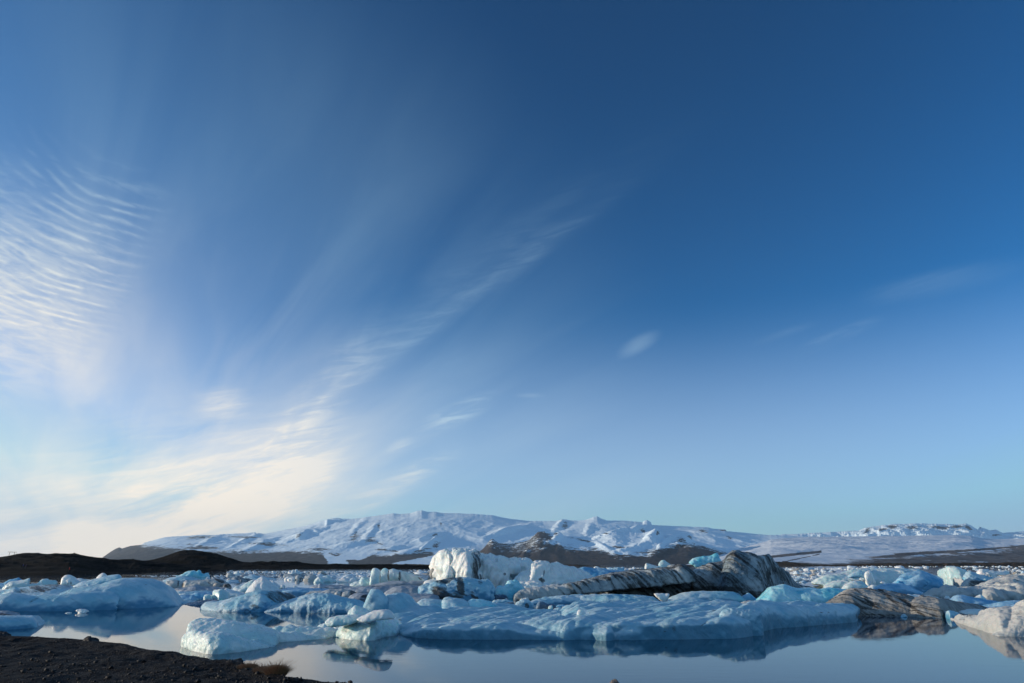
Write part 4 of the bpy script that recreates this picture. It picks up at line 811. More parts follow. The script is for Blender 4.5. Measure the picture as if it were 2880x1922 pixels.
# ---- the long striped tongue and the dark striped iceberg
berg('iceberg', 'huge dark iceberg streaked with black ash, long pale striped tongue on its left', 'iceberg', 'strip', [
    L('C', [(1690, 700), (1697, 665), (1730, 635), (1800, 605), (1850, 594), (2000, 578), (2100, 565), (2250, 545), (2345, 527), (2440, 503), (2535, 490), (2640, 475), (2745, 448)], None, 1.2, 2.2, Y=('C', 715), bot=[(1690, 718), (1800, 708), (1900, 702), (2050, 690), (2200, 672), (2350, 652), (2500, 630), (2745, 612)], p=6, rnd=14),
    L('D', [(600, 508), (700, 485), (850, 447), (1000, 418), (1100, 405), (1290, 385), (1420, 382), (1500, 374), (1530, 352), (1560, 340), (1600, 342), (1650, 365), (1690, 395), (1725, 450), (1732, 490), (1700, 525)], None, 1.8, 12, Y=('C', 712), bot=[(600, 632), (800, 612), (1000, 590), (1200, 575), (1400, 550), (1600, 528), (1730, 515)], p=5, rnd=10),
    L('D', [(250, 680), (500, 640), (900, 600), (1300, 560), (1700, 500), (1900, 480), (2100, 480)], None, 2.0, 3, Y=('D', 668), p=3, rnd=6),
    L('D', [(1690, 500), (1700, 430), (1720, 392), (1780, 372), (1860, 330), (1890, 312), (1960, 310), (2030, 302), (2060, 262), (2090, 220), (2130, 184), (2160, 190), (2210, 200), (2260, 260), (2300, 400), (2320, 620)], None, 2.0, 4.0, Y=('D', 676), p=2.6, rnd=5),
    L('E', [(150, 900), (200, 520), (250, 350), (300, 290), (345, 256), (400, 264), (470, 292), (540, 298), (600, 302), (660, 318), (720, 345), (770, 342), (830, 335), (872, 326), (900, 370), (960, 440), (1010, 480), (1060, 520), (1110, 560), (1160, 600), (1200, 660), (1250, 720), (1300, 760), (1360, 785), (1450, 805), (1570, 825)], [(150, 985), (700, 985), (900, 950), (1200, 890), (1570, 850)], 2.6, 5, p=2.0, rnd=4)],
    (('r', .07, .8, 52), ('s', .12, 1.8), ('c', .05, .6)), dirt=.72, vox=.95, smooth=2,
    spots=[('C', 1950, 640, 330, 70, -8, -.55), ('D', 800, 560, 260, 60, -10, -.45), ('D', 500, 560, 60, 60, 50, .8), ('D', 1270, 480, 200, 40, 45, .55), ('D', 1350, 420, 420, 28, -12, .75), ('D', 1600, 450, 100, 70, 40, -.3),
           ('D', 1850, 470, 160, 100, 30, .5), ('D', 2180, 330, 120, 110, -50, .60), ('D', 1950, 600, 420, 40, 0, .9), ('E', 620, 520, 60, 150, 12, -.35), ('E', 860, 640, 40, 160, 5, 1.0), ('E', 1020, 620, 60, 160, -35, .9), ('E', 700, 920, 300, 60, 0, .9), ('E', 980, 700, 50, 100, -20, -.4), ('E', 420, 640, 200, 60, 30, .7), ('E', 600, 800, 160, 60, 0, .2), ('D', 1100, 600, 500, 26, -6, .7)])  # besides the ash, bands below the tongue paint in the hollow's shade
berg('iceberg', 'cyan ice hull with a raised prow, perched behind the dark striped iceberg', 'iceberg', 'cyan', [
    L('D', [(1655, 316), (1680, 290), (1705, 262), (1760, 250), (1850, 240), (1905, 230), (1925, 215), (1945, 208), (1962, 215), (1980, 245), (2000, 280), (2012, 305), (1990, 350)], None, 2.0, 2.0, Y=('D', 520), bot=[(1655, 320), (1700, 335), (1745, 372), (1800, 372), (1900, 372), (2010, 372)], rnd=3),
    L('D', [(1740, 372), (1850, 350), (1990, 350)], None, 2.0, 2.0, Y=('D', 520))], (('c', .18, 1.8),))
berg('iceberg', 'white ice wedge with a flat slanting top on the skyline behind the striped tongue', 'iceberg', 'white', [
    L('D', [(1188, 400), (1190, 345), (1200, 319), (1230, 325), (1280, 340), (1330, 352), (1340, 400)], 500, 1.6, 2.0, p=3, rnd=4)], (('c', .08, 1.2),))
berg('iceberg', 'pale cone of ice on the skyline right of the slanting white wedge', 'iceberg', 'pale', [
    L('D', [(1325, 400), (1332, 340), (1345, 300), (1370, 285), (1395, 283), (1415, 298), (1430, 318), (1470, 335), (1520, 370), (1540, 400)], 500, 2.0, 2.0, rnd=3)], (('s', .10, 1.3),))
berg('iceberg', 'smooth blue hollow backed iceberg behind the bright lumpy one', 'iceberg', 'blue', [
    L('D', [(470, 400), (490, 368), (530, 354), (580, 366), (680, 374), (760, 376), (820, 388), (900, 395), (1000, 400), (1060, 404), (1120, 430)], 520, 4, 4, p=2.0, rnd=4)], (('s', .14, 2.0),))
berg('iceberg', 'tiny white peaked berg above the hollow backed blue iceberg', 'iceberg', 'white', [
    L('D', [(640, 378), (650, 360), (680, 352), (710, 368), (730, 380)], 392, 4, 4)], (('c', .3, 2.5),))
for pts, mt, lab in (([(800, 392), (830, 375), (890, 362), (930, 365), (960, 385), (980, 395)], 'snow', 'low ice clump on the far water between the tiny white peak and the slanting wedge'),
                     ([(990, 395), (1020, 375), (1050, 372), (1070, 392), (1090, 398)], 'white', 'white ice clump on the far water just left of the slanting wedge'),
                     ([(1060, 402), (1090, 385), (1130, 372), (1180, 370), (1200, 400)], 'cream', 'dark speckled ice clump partly hidden by the slanting white wedge')):
    berg('iceberg', lab, 'iceberg', mt, [L('D', pts, 410, 4, 4)], (('c', .4, 2.0),), dirt=.1)

# ---- row of low blue floes in front of the tongue
berg('ice_floe', 'long low wavy blue floe in the shadow gap below the striped tongue', 'ice floe', 'snow', [
    L('D', [(-60, 740), (0, 712), (100, 690), (250, 676), (400, 664), (520, 658), (650, 656), (800, 650), (1000, 654), (1150, 664), (1290, 680), (1330, 715), (1345, 745)], [(-60, 760), (300, 748), (500, 745), (900, 752), (1345, 752)], 2.0, 2.5, p=2.4, rnd=5)], (('s', .12, 1.6), ('s', .03, .5)))
berg('ice_floe', 'smooth blue floe with a brown right corner below the dark iceberg', 'ice floe', 'snow', [
    L('D', [(1430, 715), (1470, 685), (1540, 655), (1620, 635), (1700, 624), (1800, 619), (1950, 618), (2060, 622), (2130, 628), (2190, 645), (2240, 690), (2270, 720)], 742, 1.8, 2.5, p=2.6, rnd=4)], (('s', .06, 1.2),), spots=[('D', 2180, 650, 70, 14, 35, .7), ('D', 1650, 660, 60, 4, 40, .4)])
berg('ice_chunk', 'white wedge shaped ice block wedged between the two low blue floes', 'ice chunk', 'white', [
    L('D', [(1285, 646), (1320, 640), (1400, 642), (1448, 645), (1450, 665), (1430, 700), (1412, 725)], None, .5, .6, Y=('D', 758), bot=[(1285, 652), (1320, 690), (1370, 735), (1400, 738), (1412, 735), (1450, 680)], p=3)], (('c', .04, .6),))
berg('ice_chunk', 'low white ice pad at the near side of the wedge shaped block', 'ice chunk', 'white', [
    L('D', [(1398, 735), (1430, 718), (1500, 711), (1560, 725), (1580, 742)], 748, .6, .6)], (('s', .03, .4),))
berg('ice_chunk', 'blue ice lump with a peak left of the cyan dome', 'ice chunk', 'blue', [
    L('E', [(450, 985), (470, 940), (530, 915), (545, 892), (570, 890), (620, 930), (660, 965), (700, 985)], None, .8, 1.0, Y=('D', 735))], (('s', .05, .8),))
berg('ice_floe', 'thin whitish ice pad between the blue lump and the cyan dome', 'ice floe', 'cream', [
    L('E', [(440, 1045), (500, 1028), (580, 1018), (660, 1025), (720, 1045)], None, .8, 1.2, Y=('D', 765))], (('s', .03, .6),))
for pts, lab in (([(125, 1052), (140, 1025), (155, 1013), (175, 1028), (200, 1052)], 'tiny pyramid of ice on the water behind the furrowed floe'),
                 ([(0, 1048), (15, 1036), (45, 1046)], 'very small ice crumb left of the tiny ice pyramid'),
                 ([(240, 1052), (255, 1042), (275, 1050)], 'very small ice crumb right of the tiny ice pyramid')):
    berg('ice_chunk', lab, 'ice chunk', 'white', [L('E', pts, None, .25, .3, Y=('D', 762))], (('c', .02, .3),), smooth=1)
berg('iceberg', 'smooth cyan domed iceberg with a long blue tail, behind the furrowed floe', 'iceberg', 'cyan', [
    L('E', [(680, 1070), (690, 1040), (720, 990), (780, 920), (850, 845), (900, 800), (960, 785), (1040, 770), (1095, 760), (1150, 780), (1220, 810), (1320, 840), (1420, 900), (1450, 1000)], 1085, 2.6, 2.6, p=2.0, rnd=3),
    L('E', [(1150, 900), (1250, 835), (1400, 828), (1550, 828), (1650, 838), (1750, 815), (1850, 822), (2050, 840), (2250, 870), (2350, 900)], 1085, 3.0, 3, p=2.6, rnd=4)], (('s', .10, 1.6), ('s', .03, .5)))
berg('ice_chunk', 'grey round ice pebble lying in front of the cyan dome', 'ice chunk', 'grey', [
    L('E', [(1190, 1052), (1210, 1028), (1250, 1017), (1285, 1030), (1298, 1052)], None, .3, .3, Y=('E', 1092))], (('s', .02, .3),))
berg('ice_chunk', 'tiny sparkling ice shard on the blue tail of the cyan dome', 'ice chunk', 'white', [
    L('E', [(1395, 1052), (1420, 1040), (1432, 1024), (1455, 1050)], None, .2, .2, Y=('E', 1092))], (('c', .03, .2),))

# ---- right side
berg('iceberg', 'brown ash striped iceberg with a low grey tail, mirrored at lower right', 'iceberg', 'brown', [
    L('E', [(1740, 1075), (1790, 1030), (1850, 988), (1950, 915), (2020, 870), (2070, 850), (2150, 838), (2250, 840), (2350, 846)] + [((x*.21683+380)/.18723, y*.21683/.18723) for x, y in [(250, 728), (400, 738), (560, 758), (760, 792), (900, 835), (1050, 855), (1250, 895), (1450, 945), (1620, 1000)]], [(1740, 1260), (2240, 1245), (2600, 1252), (3100, 1262), (3500, 1250), (3650, 1228), (3900, 1190)], 3.0, 3, p=1.9, rnd=5),
    L('F', [(800, 900), (900, 840), (1000, 832), (1250, 862), (1400, 885), (1500, 900), (1650, 930), (1800, 962), (1860, 992)], [(800, 1095), (1200, 1105), (1400, 1060), (1860, 1005)], 2.5, 3, p=1.8, rnd=4)],
    (('r', .055, .45, 38), ('s', .10, 1.5), ('c', .02, .4)), dirt=.54, spots=[('F', 250, 850, 260, 22, 40, .85), ('F', 550, 830, 300, 26, 38, .95), ('F', 850, 960, 260, 26, 36, .9), ('F', 1250, 930, 300, 60, 10, -.6), ('F', 450, 1040, 240, 26, 10, -.3), ('F', 700, 930, 160, 22, 38, -.3), ('F', 600, 1070, 420, 14, 3, .8), ('F', 1150, 1075, 120, 20, 10, .8)], vox=.95)
berg('ice_chunk', 'white ice strip lying along the back of the brown striped iceberg', 'ice chunk', 'white', [
    L('F', [(760, 800), (800, 790), (900, 795), (1050, 806), (1180, 828), (1235, 850)], None, .7, .8, Y=('F', 1040))], (('s', .03, .5),))
berg('ice_chunk', 'small grey triangular ice chip at the waterline of the brown striped iceberg', 'ice chunk', 'snow', [
    L('F', [(705, 1085), (720, 1060), (745, 1045), (775, 1058), (800, 1085)], 1092, .3, .3)], (('c', .02, .3),))
berg('ice_chunk', 'smooth blue grey lens of ice at the right tip of the brown iceberg', 'ice chunk', 'snow', [
    L('F', [(1208, 1082), (1225, 1030), (1270, 1005), (1330, 999), (1400, 1010), (1450, 1028), (1495, 1050), (1450, 1090)], [(1208, 1085), (1330, 1120), (1450, 1108), (1495, 1090)], .7, .8, p=1.7, rnd=2)], (('s', .02, .5),))
berg('ice_chunk', 'smooth white lens of ice right of the blue grey one', 'ice chunk', 'white', [
    L('F', [(1460, 1025), (1500, 1005), (1580, 988), (1680, 983), (1780, 988), (1790, 1005), (1750, 1040), (1700, 1060)], None, .8, .8, Y=('F', 1095), bot=[(1460, 1030), (1550, 1060), (1680, 1076), (1760, 1050), (1790, 1020)])], (('s', .02, .5),))
berg('iceberg', 'cream coloured iceberg slope rising out of the picture at lower right', 'iceberg', 'cream', [
    L('F', [(1430, 1160), (1470, 1105), (1540, 1062), (1640, 1065), (1720, 1062), (1800, 1015), (1870, 985), (1960, 955), (2080, 948), (2180, 962), (2230, 985), (2300, 1050), (2350, 1150)], [(1395, 1160), (1500, 1195), (1700, 1255), (1850, 1310), (1960, 1335), (2350, 1335)], 2.6, 2.6, p=1.9, rnd=3),
    L('F', [(1880, 1320), (1960, 1260), (2050, 1150), (2120, 1080), (2200, 980), (2306, 895), (2450, 830), (2700, 800), (2850, 900)], [(1880, 1330), (1960, 1340), (2306, 1345), (2850, 1345)], 1.6, 3, p=1.7, rnd=4)],
    (('s', .12, 1.6), ('c', .04, .8), ('r', .035, .5, -45)), dirt=.10, spots=[('F', 1600, 1080, 200, 10, -22, .6), ('F', 2100, 1120, 200, 14, -45, .5), ('F', 2250, 1050, 60, 60, -45, .5), ('F', 1480, 1150, 60, 16, 20, .4)])
berg('iceberg', 'wide pale turquoise iceberg with a lifted left edge, right of the dark one', 'iceberg', 'pale', [
    L('H', [(850, 470), (900, 425), (960, 380), (1030, 345), (1120, 300), (1250, 262), (1400, 250), (1520, 230), (1620, 200), (1750, 175), (1900, 165), (2000, 160), (2100, 160)], None, 4, 4, Y=('H', 555), bot=[(850, 480), (930, 510), (1040, 535), (1200, 560), (2100, 570)], p=2.4, rnd=5),
    L('H', [(1080, 555), (1200, 480), (1500, 400), (1800, 380), (2100, 360)], 575, 2, 4, p=2.4),
    L('F', [(-60, 620), (60, 480), (200, 462), (350, 455), (550, 450), (750, 458), (900, 470), (1000, 482), (1060, 505), (1130, 530), (1200, 562), (1262, 600), (1258, 640), (1240, 690)], None, 5, 4, Y=('F', 690), p=2.2, rnd=4),
    ], (('s', .22, 2.6), ('c', .10, 1.6)), spots=[('H', 1450, 270, 70, 14, -10, .6)])
berg('iceberg', 'deep blue curved ice flank behind the ramp shaped block', 'iceberg', 'blue', [
    L('F', [(560, 700), (700, 560), (820, 510), (960, 490), (1050, 520), (1150, 560), (1240, 600), (1265, 640), (1250, 700)], 722, 3, 3, rnd=3)], (('s', .16, 2.0),))
berg('ice_chunk', 'pale green low ice dome in front of the turquoise iceberg', 'ice chunk', 'pale', [
    L('F', [(-60, 715), (0, 660), (60, 625), (130, 615), (200, 625), (245, 650), (290, 690), (285, 715)], 728, 2, 2)], (('s', .06, 1.0),))
berg('ice_chunk', 'white heart shaped ice boulder resting on the turquoise iceberg', 'ice chunk', 'snow', [
    L('F', [(18, 572), (30, 550), (80, 515), (130, 495), (150, 490), (170, 476), (195, 480), (212, 510), (215, 560)], None, 1.2, 1.2, Y=('F', 708), bot=[(18, 578), (100, 584), (215, 572)], rnd=3)], (('s', .05, 1.0),))
berg('ice_chunk', 'small round white ice ball right below the heart shaped boulder', 'ice chunk', 'white', [
    L('F', [(172, 598), (178, 582), (200, 575), (225, 578), (236, 598), (228, 612)], None, .5, .5, Y=('F', 710), bot=[(172, 602), (200, 616), (236, 602)], rnd=2)], (('s', .02, .6),))
berg('ice_slab', 'upright tapering ice pillar leaning left on the turquoise iceberg', 'ice slab', 'white', [
    L('F', [(275, 680), (258, 620), (242, 560), (240, 520), (258, 500), (300, 486), (325, 484), (335, 510), (350, 560), (372, 600), (385, 650), (380, 675)], None, .9, .9, Y=('F', 712), rnd=4, p=3)], (('c', .06, 1.0),))
berg('ice_chunk', 'frosted low ice rubble at the foot of the upright ice pillar', 'ice chunk', 'white', [
    L('F', [(260, 720), (300, 690), (340, 674), (400, 685), (450, 685), (480, 710)], 740, 1.2, 1.2)], (('c', .10, .7),))
berg('ice_chunk', 'small white oval ice pad between the upright pillar and the ramp block', 'ice chunk', 'white', [
    L('F', [(438, 640), (460, 628), (500, 628), (525, 642)], None, .6, .6, Y=('F', 715), bot=[(438, 644), (480, 654), (525, 648)])], (('s', .02, .6),))
berg('iceberg', 'ramp shaped blue ice block with a raised right end and a small horn', 'iceberg', 'blue', [
    L('F', [(380, 750), (420, 710), (480, 670), (540, 655), (640, 655), (740, 650), (800, 680), (900, 730), (1010, 775)], 795, 2, 6),
    L('F', [(640, 690), (662, 650), (670, 610), (690, 606), (712, 632), (760, 615), (820, 590), (880, 560), (940, 532), (990, 524), (1030, 545), (1055, 566), (1010, 595), (980, 630), (965, 680), (962, 745)], None, 1.2, 1.4, Y=('F', 775), rnd=4)], (('s', .08, 1.3), ('c', .04, .8)))
berg('iceberg', 'rounded white and blue iceberg on the far right, biggest above the cream boulders', 'iceberg', 'pale', [
    L('F', [(1183, 490), (1200, 475), (1240, 455), (1290, 435), (1340, 426), (1400, 428), (1450, 440), (1520, 465), (1580, 495), (1560, 530), (1530, 570)], [(1183, 560), (1300, 590), (1480, 592), (1580, 585)], 3.0, 3, rnd=3)], (('s', .16, 2.0), ('c', .08, 1.2)))
berg('ice_floe', 'jumbled blue grey ice heap right of the rounded white and blue iceberg', 'ice floe', 'snow', [
    L('F', [(1520, 570), (1560, 520), (1600, 495), (1660, 505), (1720, 530), (1800, 555), (1880, 580), (1950, 605)], 618, 3, 3)], (('c', .25, 1.4),))
berg('iceberg', 'low lit white berg on far dark water near the right edge', 'iceberg', 'white', [
    L('F', [(1700, 510), (1720, 480), (1760, 468), (1820, 478), (1900, 480), (1935, 500), (2000, 490), (2060, 480), (2110, 490), (2120, 520)], 550, 4, 4)], (('c', .35, 1.8),))
berg('ice_chunk', 'round cracked cream ice boulder beside the black stained one', 'ice chunk', 'cream', [
    L('F', [(1300, 640), (1305, 605), (1340, 582), (1400, 576), (1470, 585), (1525, 605), (1540, 640), (1520, 680)], [(1300, 670), (1400, 690), (1520, 700)], 1.6, 1.6, rnd=3)], (('c', .10, 1.0),))
berg('ice_chunk', 'ice boulder stained black on its right half, on the far right', 'ice chunk', 'cream', [
    L('F', [(1490, 690), (1520, 640), (1550, 596), (1600, 592), (1680, 605), (1760, 615), (1840, 628), (1870, 640), (1820, 680), (1790, 710)], 716, 1.8, 1.8)], (('c', .10, .9),), spots=[('F', 1720, 660, 150, 55, 6, 1.0), ('F', 1600, 670, 60, 30, 0, .5)])
berg('ice_chunk', 'small smooth oval of ice above the black stained boulder', 'ice chunk', 'snow', [
    L('F', [(1785, 598), (1810, 588), (1850, 600), (1870, 620)], None, .8, .8, Y=('F', 690), bot=[(1785, 602), (1830, 625), (1870, 626)])], (('s', .03, .6),))
berg('iceberg', 'lumpy cream iceberg row below the black stained boulder', 'iceberg', 'cream', [
    L('F', [(1000, 800), (1050, 765), (1110, 728), (1180, 712), (1230, 722), (1245, 780)], 826, 2, 2, rnd=3),
    L('F', [(1225, 790), (1240, 715), (1290, 682), (1340, 675), (1400, 690), (1450, 720), (1470, 770), (1440, 815)], 838, 2, 2.4, rnd=3),
    L('F', [(1430, 760), (1480, 705), (1560, 718), (1640, 735), (1720, 715), (1780, 730), (1800, 800)], 835, 2, 2.6, rnd=3)], (('s', .14, 1.2), ('c', .08, .8)))
berg('iceberg', 'great gritty cream iceberg filling the right edge above the lower right slope', 'iceberg', 'cream', [
    L('F', [(1690, 740), (1750, 690), (1830, 640), (1900, 610), (1980, 590), (2080, 560), (2180, 542), (2306, 530), (2450, 525), (2650, 560)], 790, 4, 5, p=2.2, rnd=5),
    L('F', [(1760, 800), (1780, 740), (1850, 705), (1920, 700), (1990, 740), (2060, 800), (2100, 850)], 862, 2.2, 15, rnd=3),
    L('F', [(2060, 760), (2080, 700), (2140, 690), (2200, 700), (2230, 655), (2280, 650), (2350, 670), (2450, 720), (2550, 860)], 860, 2.2, 15, rnd=3)], (('s', .20, 1.8), ('c', .08, 1.0)), dirt=.12, spots=[('F', 2100, 620, 260, 50, -15, .45)])
berg('ice_floe', 'low blue ice mound behind the grey tail of the brown iceberg', 'ice floe', 'blue', [
    L('F', [(1330, 880), (1380, 850), (1430, 815), (1490, 802), (1560, 808), (1620, 828), (1700, 838), (1850, 870), (2000, 890), (2100, 900)], 930, 2, 2.2)], (('s', .06, 1.0),))
berg('ice_chunk', 'small pointed ice chip on the low blue mound', 'ice chunk', 'pale', [
    L('F', [(1660, 835), (1710, 810), (1745, 788), (1770, 805), (1810, 840)], None, .8, .8, Y=('F', 905))], (('c', .05, .6),))
berg('ice_chunk', 'small white ice tuft left of the low blue mound', 'ice chunk', 'white', [
    L('F', [(1285, 835), (1300, 818), (1330, 816), (1350, 838)], 850, .8, .8)], (('c', .05, .6),))
berg('ice_floe', 'flat bluish ice sheet wedged behind the cream slope at the right edge', 'ice floe', 'blue', [
    L('F', [(1750, 960), (1900, 935), (2050, 905), (2200, 890), (2350, 880), (2500, 890)], 985, 2.0, 2, p=4)], (('c', .08, .8),))
finish_bergs()

# ------------------------------------------------------------------ small drifting ice in the far fields
def proto(mat, seed, kind):
    r = random.Random(seed)
    import bmesh
    bm = bmesh.new(); bmesh.ops.create_icosphere(bm, subdivisions=3 if kind != 'tiny' else 2, radius=.5)
    V = np.array([v.co[:] for v in bm.verts])
    off = seed*7.31
    d = .16*np.abs(pnoise(V*2.2+off))*2+.12*pnoise(V*1.1+off+5)+.10*np.abs(pnoise(V*4.6+off+3))
    hz = {'flat': .34, 'lump': .70, 'peak': 1.05, 'tiny': .6}[kind]
    W = V*(1+d*1.8)[:, None]
    if kind == 'peak':
        W[:, 0] += W[:, 2]*r.uniform(-.5, .2); k = np.clip(1-W[:, 2], .25, 1.2); W[:, 0] *= k; W[:, 1] *= k
    W[:, 2] = np.sign(W[:, 2])*np.abs(W[:, 2])**(1.0 if kind == 'peak' else 1.25)*hz*1.1
    W[:, 2] = np.maximum(W[:, 2], -.12)
    for v, c in zip(bm.verts, W): v.co = c
    me = bpy.data.meshes.new('ice_chunk'); bm.to_mesh(me); bm.free()
    me.polygons.foreach_set('use_smooth', [True]*len(me.polygons)); me.materials.append(mat)
    a = me.attributes.new('dirt', 'FLOAT', 'POINT')
    a.data.foreach_set('value', np.full(len(me.vertices), {'far_tan_ice': .5}.get(mat.name, .0), np.float32))
    return me
M_FI = {k: ice_mat('far_'+k+'_ice', *c, sscale=.4, bump=.25, sss=0, gran=.15, rough=.45) for k, c in
        {'white': ((.80, .83, .84), (.60, .74, .82)), 'blue': ((.58, .74, .84), (.28, .54, .70)), 'grey': ((.34, .38, .42), (.20, .23, .27)), 'tan': ((.60, .55, .46), (.36, .34, .31))}.items()}
PR = {}
for mk in M_FI:
    for kd in ('flat', 'lump', 'peak'):
        PR[(mk, kd)] = [proto(M_FI[mk], i+{'flat': 0, 'lump': 20, 'peak': 40}[kd]+len(mk)*3, kd) for i in range(4)]
rs = random.Random(5)
COUNT = {'n': 0}
def scatter(poly_pts, n, wpx, mats, label, group, kinds=('flat', 'flat', 'lump', 'lump', 'peak'), gap=.75, occupied=[]):
    xs = [p[0] for p in poly_pts]; ys = [p[1] for p in poly_pts]
    def inside(x, y):
        c = False
        for i in range(len(poly_pts)):
            (x1, y1), (x2, y2) = poly_pts[i-1], poly_pts[i]
            if (y1 > y) != (y2 > y) and x < (x2-x1)*(y-y1)/(y2-y1)+x1: c = not c
        return c
    done = 0; tries = 0
    ymin, ymax = min(ys), max(ys)
    while done < n and tries < n*40:
        tries += 1
        x = rs.uniform(min(xs), max(xs)); y = rs.uniform(ymin, ymax)
        if not inside(x, y): continue
        X, Y = wat(x, y); X, Y = float(X), float(Y)
        if Y > 2500: continue
        dist = math.hypot(X, Y)
        wv = min(wpx[1]*1.8, wpx[0]*rs.lognormvariate(.35, .5))*(.65+.7*(y-ymin)/(ymax-ymin+1e-6))/2000*dist
        if any((X-a)**2+((Y-b)*.5)**2 < (gap*(wv+c)/2)**2 for a, b, c in occupied): continue
        occupied.append((X, Y, wv))
        mk = rs.choice(mats); kd = rs.choice(kinds)
        o = bpy.data.objects.new('ice_chunk', rs.choice(PR[(mk, kd)])); COL.objects.link(o)
        o.location = (X, Y, 0); o.rotation_euler = (0, 0, rs.uniform(0, 6.28))
        hs = rs.uniform(.32, .85)
        hs = min(hs, 12/2000*dist/wv)
        o.scale = (wv, wv*rs.uniform(.7, 1.3), wv*hs)
        tag(o, label, 'ice chunk', group); done += 1; COUNT['n'] += 1
G1 = 'small ice pieces drifting before the dark hills'
scatter([(560, 1626), (700, 1617), (860, 1609), (1045, 1607), (1045, 1622), (900, 1621), (700, 1628), (560, 1634)], 105, (6, 17), ('white', 'blue', 'white', 'grey', 'grey'),
        'one of many small ice pieces crowding the far water below the dark hills', G1)
scatter([(880, 1616), (1045, 1612), (1040, 1636), (960, 1636), (900, 1628)], 26, (16, 30), ('white', 'blue', 'white', 'tan'),
        'one of the medium ice lumps packed together left of the upright ice blade', 'medium ice lumps left of the ice blade', kinds=('flat', 'lump', 'peak'), gap=.6)
scatter([(500, 1626), (640, 1620), (800, 1622), (860, 1632), (700, 1640), (520, 1640)], 14, (16, 34), ('blue', 'white', 'grey'),
        'one of the low ice lumps between the jagged toothed iceberg and the sail shaped one', 'low ice lumps behind the sail shaped iceberg', kinds=('flat', 'flat', 'lump'), gap=.7)
G3 = 'small ice rubble right of the dark striped iceberg'
scatter([(2205, 1600), (2300, 1598), (2400, 1599), (2330, 1612), (2290, 1630), (2275, 1642), (2245, 1640), (2225, 1618)], 85, (7, 17), ('white', 'white', 'tan', 'blue', 'grey'),
        'one of many small lit ice pieces between the dark striped iceberg and turquoise one', G3, gap=.6)
G4 = 'thin line of far ice along the right shore'
scatter([(2380, 1594), (2860, 1593.4), (2860, 1596), (2380, 1599)], 26, (5, 15), ('white',), 'one of the bright far ice pieces lined up along the brown right shore', G4, gap=1.0)
scatter([(2740, 1600), (2880, 1604), (2880, 1640), (2800, 1625), (2740, 1612)], 26, (8, 18), ('white', 'blue', 'tan'),
        'one of the small ice pieces loose on the dark water at the right edge', 'small ice pieces near the right edge', gap=.9)
scatter([(1160, 1604), (1215, 1605), (1215, 1620), (1165, 1620)], 14, (8, 15), ('white', 'tan', 'tan'),
        'one of the creamy ice pieces just left of the tall sculpted iceberg', 'creamy ice pieces left of the sculpted iceberg', gap=.5)
scatter([(1720, 1598), (1810, 1598), (1810, 1604), (1700, 1604)], 12, (6, 12), ('white', 'blue', 'grey'),
        'one of the far ice crumbs left of the slanting white wedge', 'far ice crumbs behind the striped tongue')
# everything farther out than one can count
Vb, Fb = [], []; base_me = proto(M_FI['white'], 3, 'tiny'); bv = np.array([v.co[:] for v in base_me.vertices]); bf = np.array([p.vertices[:] for p in base_me.polygons])
rb = np.random.default_rng(3); k = 0
def brash(x0, x1, y0, y1, n, w0, w1):
    global k
    for i in range(n):
        x = rb.uniform(x0, x1); y = rb.uniform(y0, y1); X, Y = wat(x, y); wv = rb.uniform(w0, w1)/2000*math.hypot(X, Y)
        a = rb.uniform(0, 6.28); c, s = math.cos(a), math.sin(a)
        W = bv*np.array([wv, wv*.8, wv*rb.uniform(.35, .9)]); W = np.stack([W[:, 0]*c-W[:, 1]*s, W[:, 0]*s+W[:, 1]*c, W[:, 2]], 1)+np.array([X, Y, 0])
        Vb.append(W); Fb.append(bf+k); k += len(bv)
brash(640, 1060, 1606.5, 1614, 420, 2, 7); brash(2190, 2420, 1598, 1604, 200, 2, 6); brash(2205, 2330, 1602, 1640, 260, 2, 6); brash(540, 900, 1616, 1634, 160, 2, 6)
brash(380, 640, 1619, 1622, 60, 2, 5); brash(2700, 2880, 1594, 1622, 120, 2, 6); brash(1150, 1230, 1603, 1612, 60, 2, 6); brash(1660, 1840, 1597, 1603, 60, 2, 5); brash(2380, 2900, 1593, 1596, 90, 2, 6)
bo = mesh_obj('brash_ice', np.concatenate(Vb), np.concatenate(Fb), M_FI['white']); tag(bo, kind='stuff')
attr(bo, 'dirt', np.zeros(len(bo.data.vertices)))

# ------------------------------------------------------------------ the black gravel shore
SH = 1.70
edge_px = [(-2500, 1640), (-1200, 1690), (-500, 1745), (-150, 1778)] + pp('A', [(0, 950), (95, 955), (250, 962), (400, 966), (600, 975), (860, 990), (1040, 1015), (1160, 1025), (1340, 1042), (1420, 1070), (1620, 1110), (1800, 1130), (1880, 1127), (1990, 1165), (2200, 1190), (2350, 1222)]) \
    + pp('B', [(370, 1222), (450, 1225), (550, 1228), (680, 1256), (800, 1300), (1000, 1350), (1130, 1390), (1300, 1410), (1600, 1448)]) + [(1100, 1945), (1300, 1990), (1600, 2080), (2000, 2250)]
ex, ey = wat(np.array([p[0] for p in edge_px]), np.array([p[1] for p in edge_px]), SH)
o_ = np.argsort(ex); ex, ey = ex[o_], ey[o_]
gx = np.unique(np.concatenate([np.linspace(-60, -20, 60), np.linspace(-20, 6, 380), np.linspace(6, 30, 40)]))
gs = np.concatenate([np.linspace(-1, 0, 30)**3*30, ])   # towards the camera and behind it
ds = np.concatenate([-np.geomspace(.02, 40, 150)[::-1], [0], np.geomspace(.04, 6, 40)])
ye = np.interp(gx, ex, ey)
GX = np.repeat(gx[:, None], len(ds), 1); GY = ye[:, None]+ds[None, :]
P = np.stack([GX.ravel(), GY.ravel(), np.zeros(GX.size)], 1)
inn = np.clip(-ds, 0, None)[None, :]; outd = np.clip(ds, 0, None)[None, :]
Z = SH - .85*outd - .02*outd**2 + 0*GX
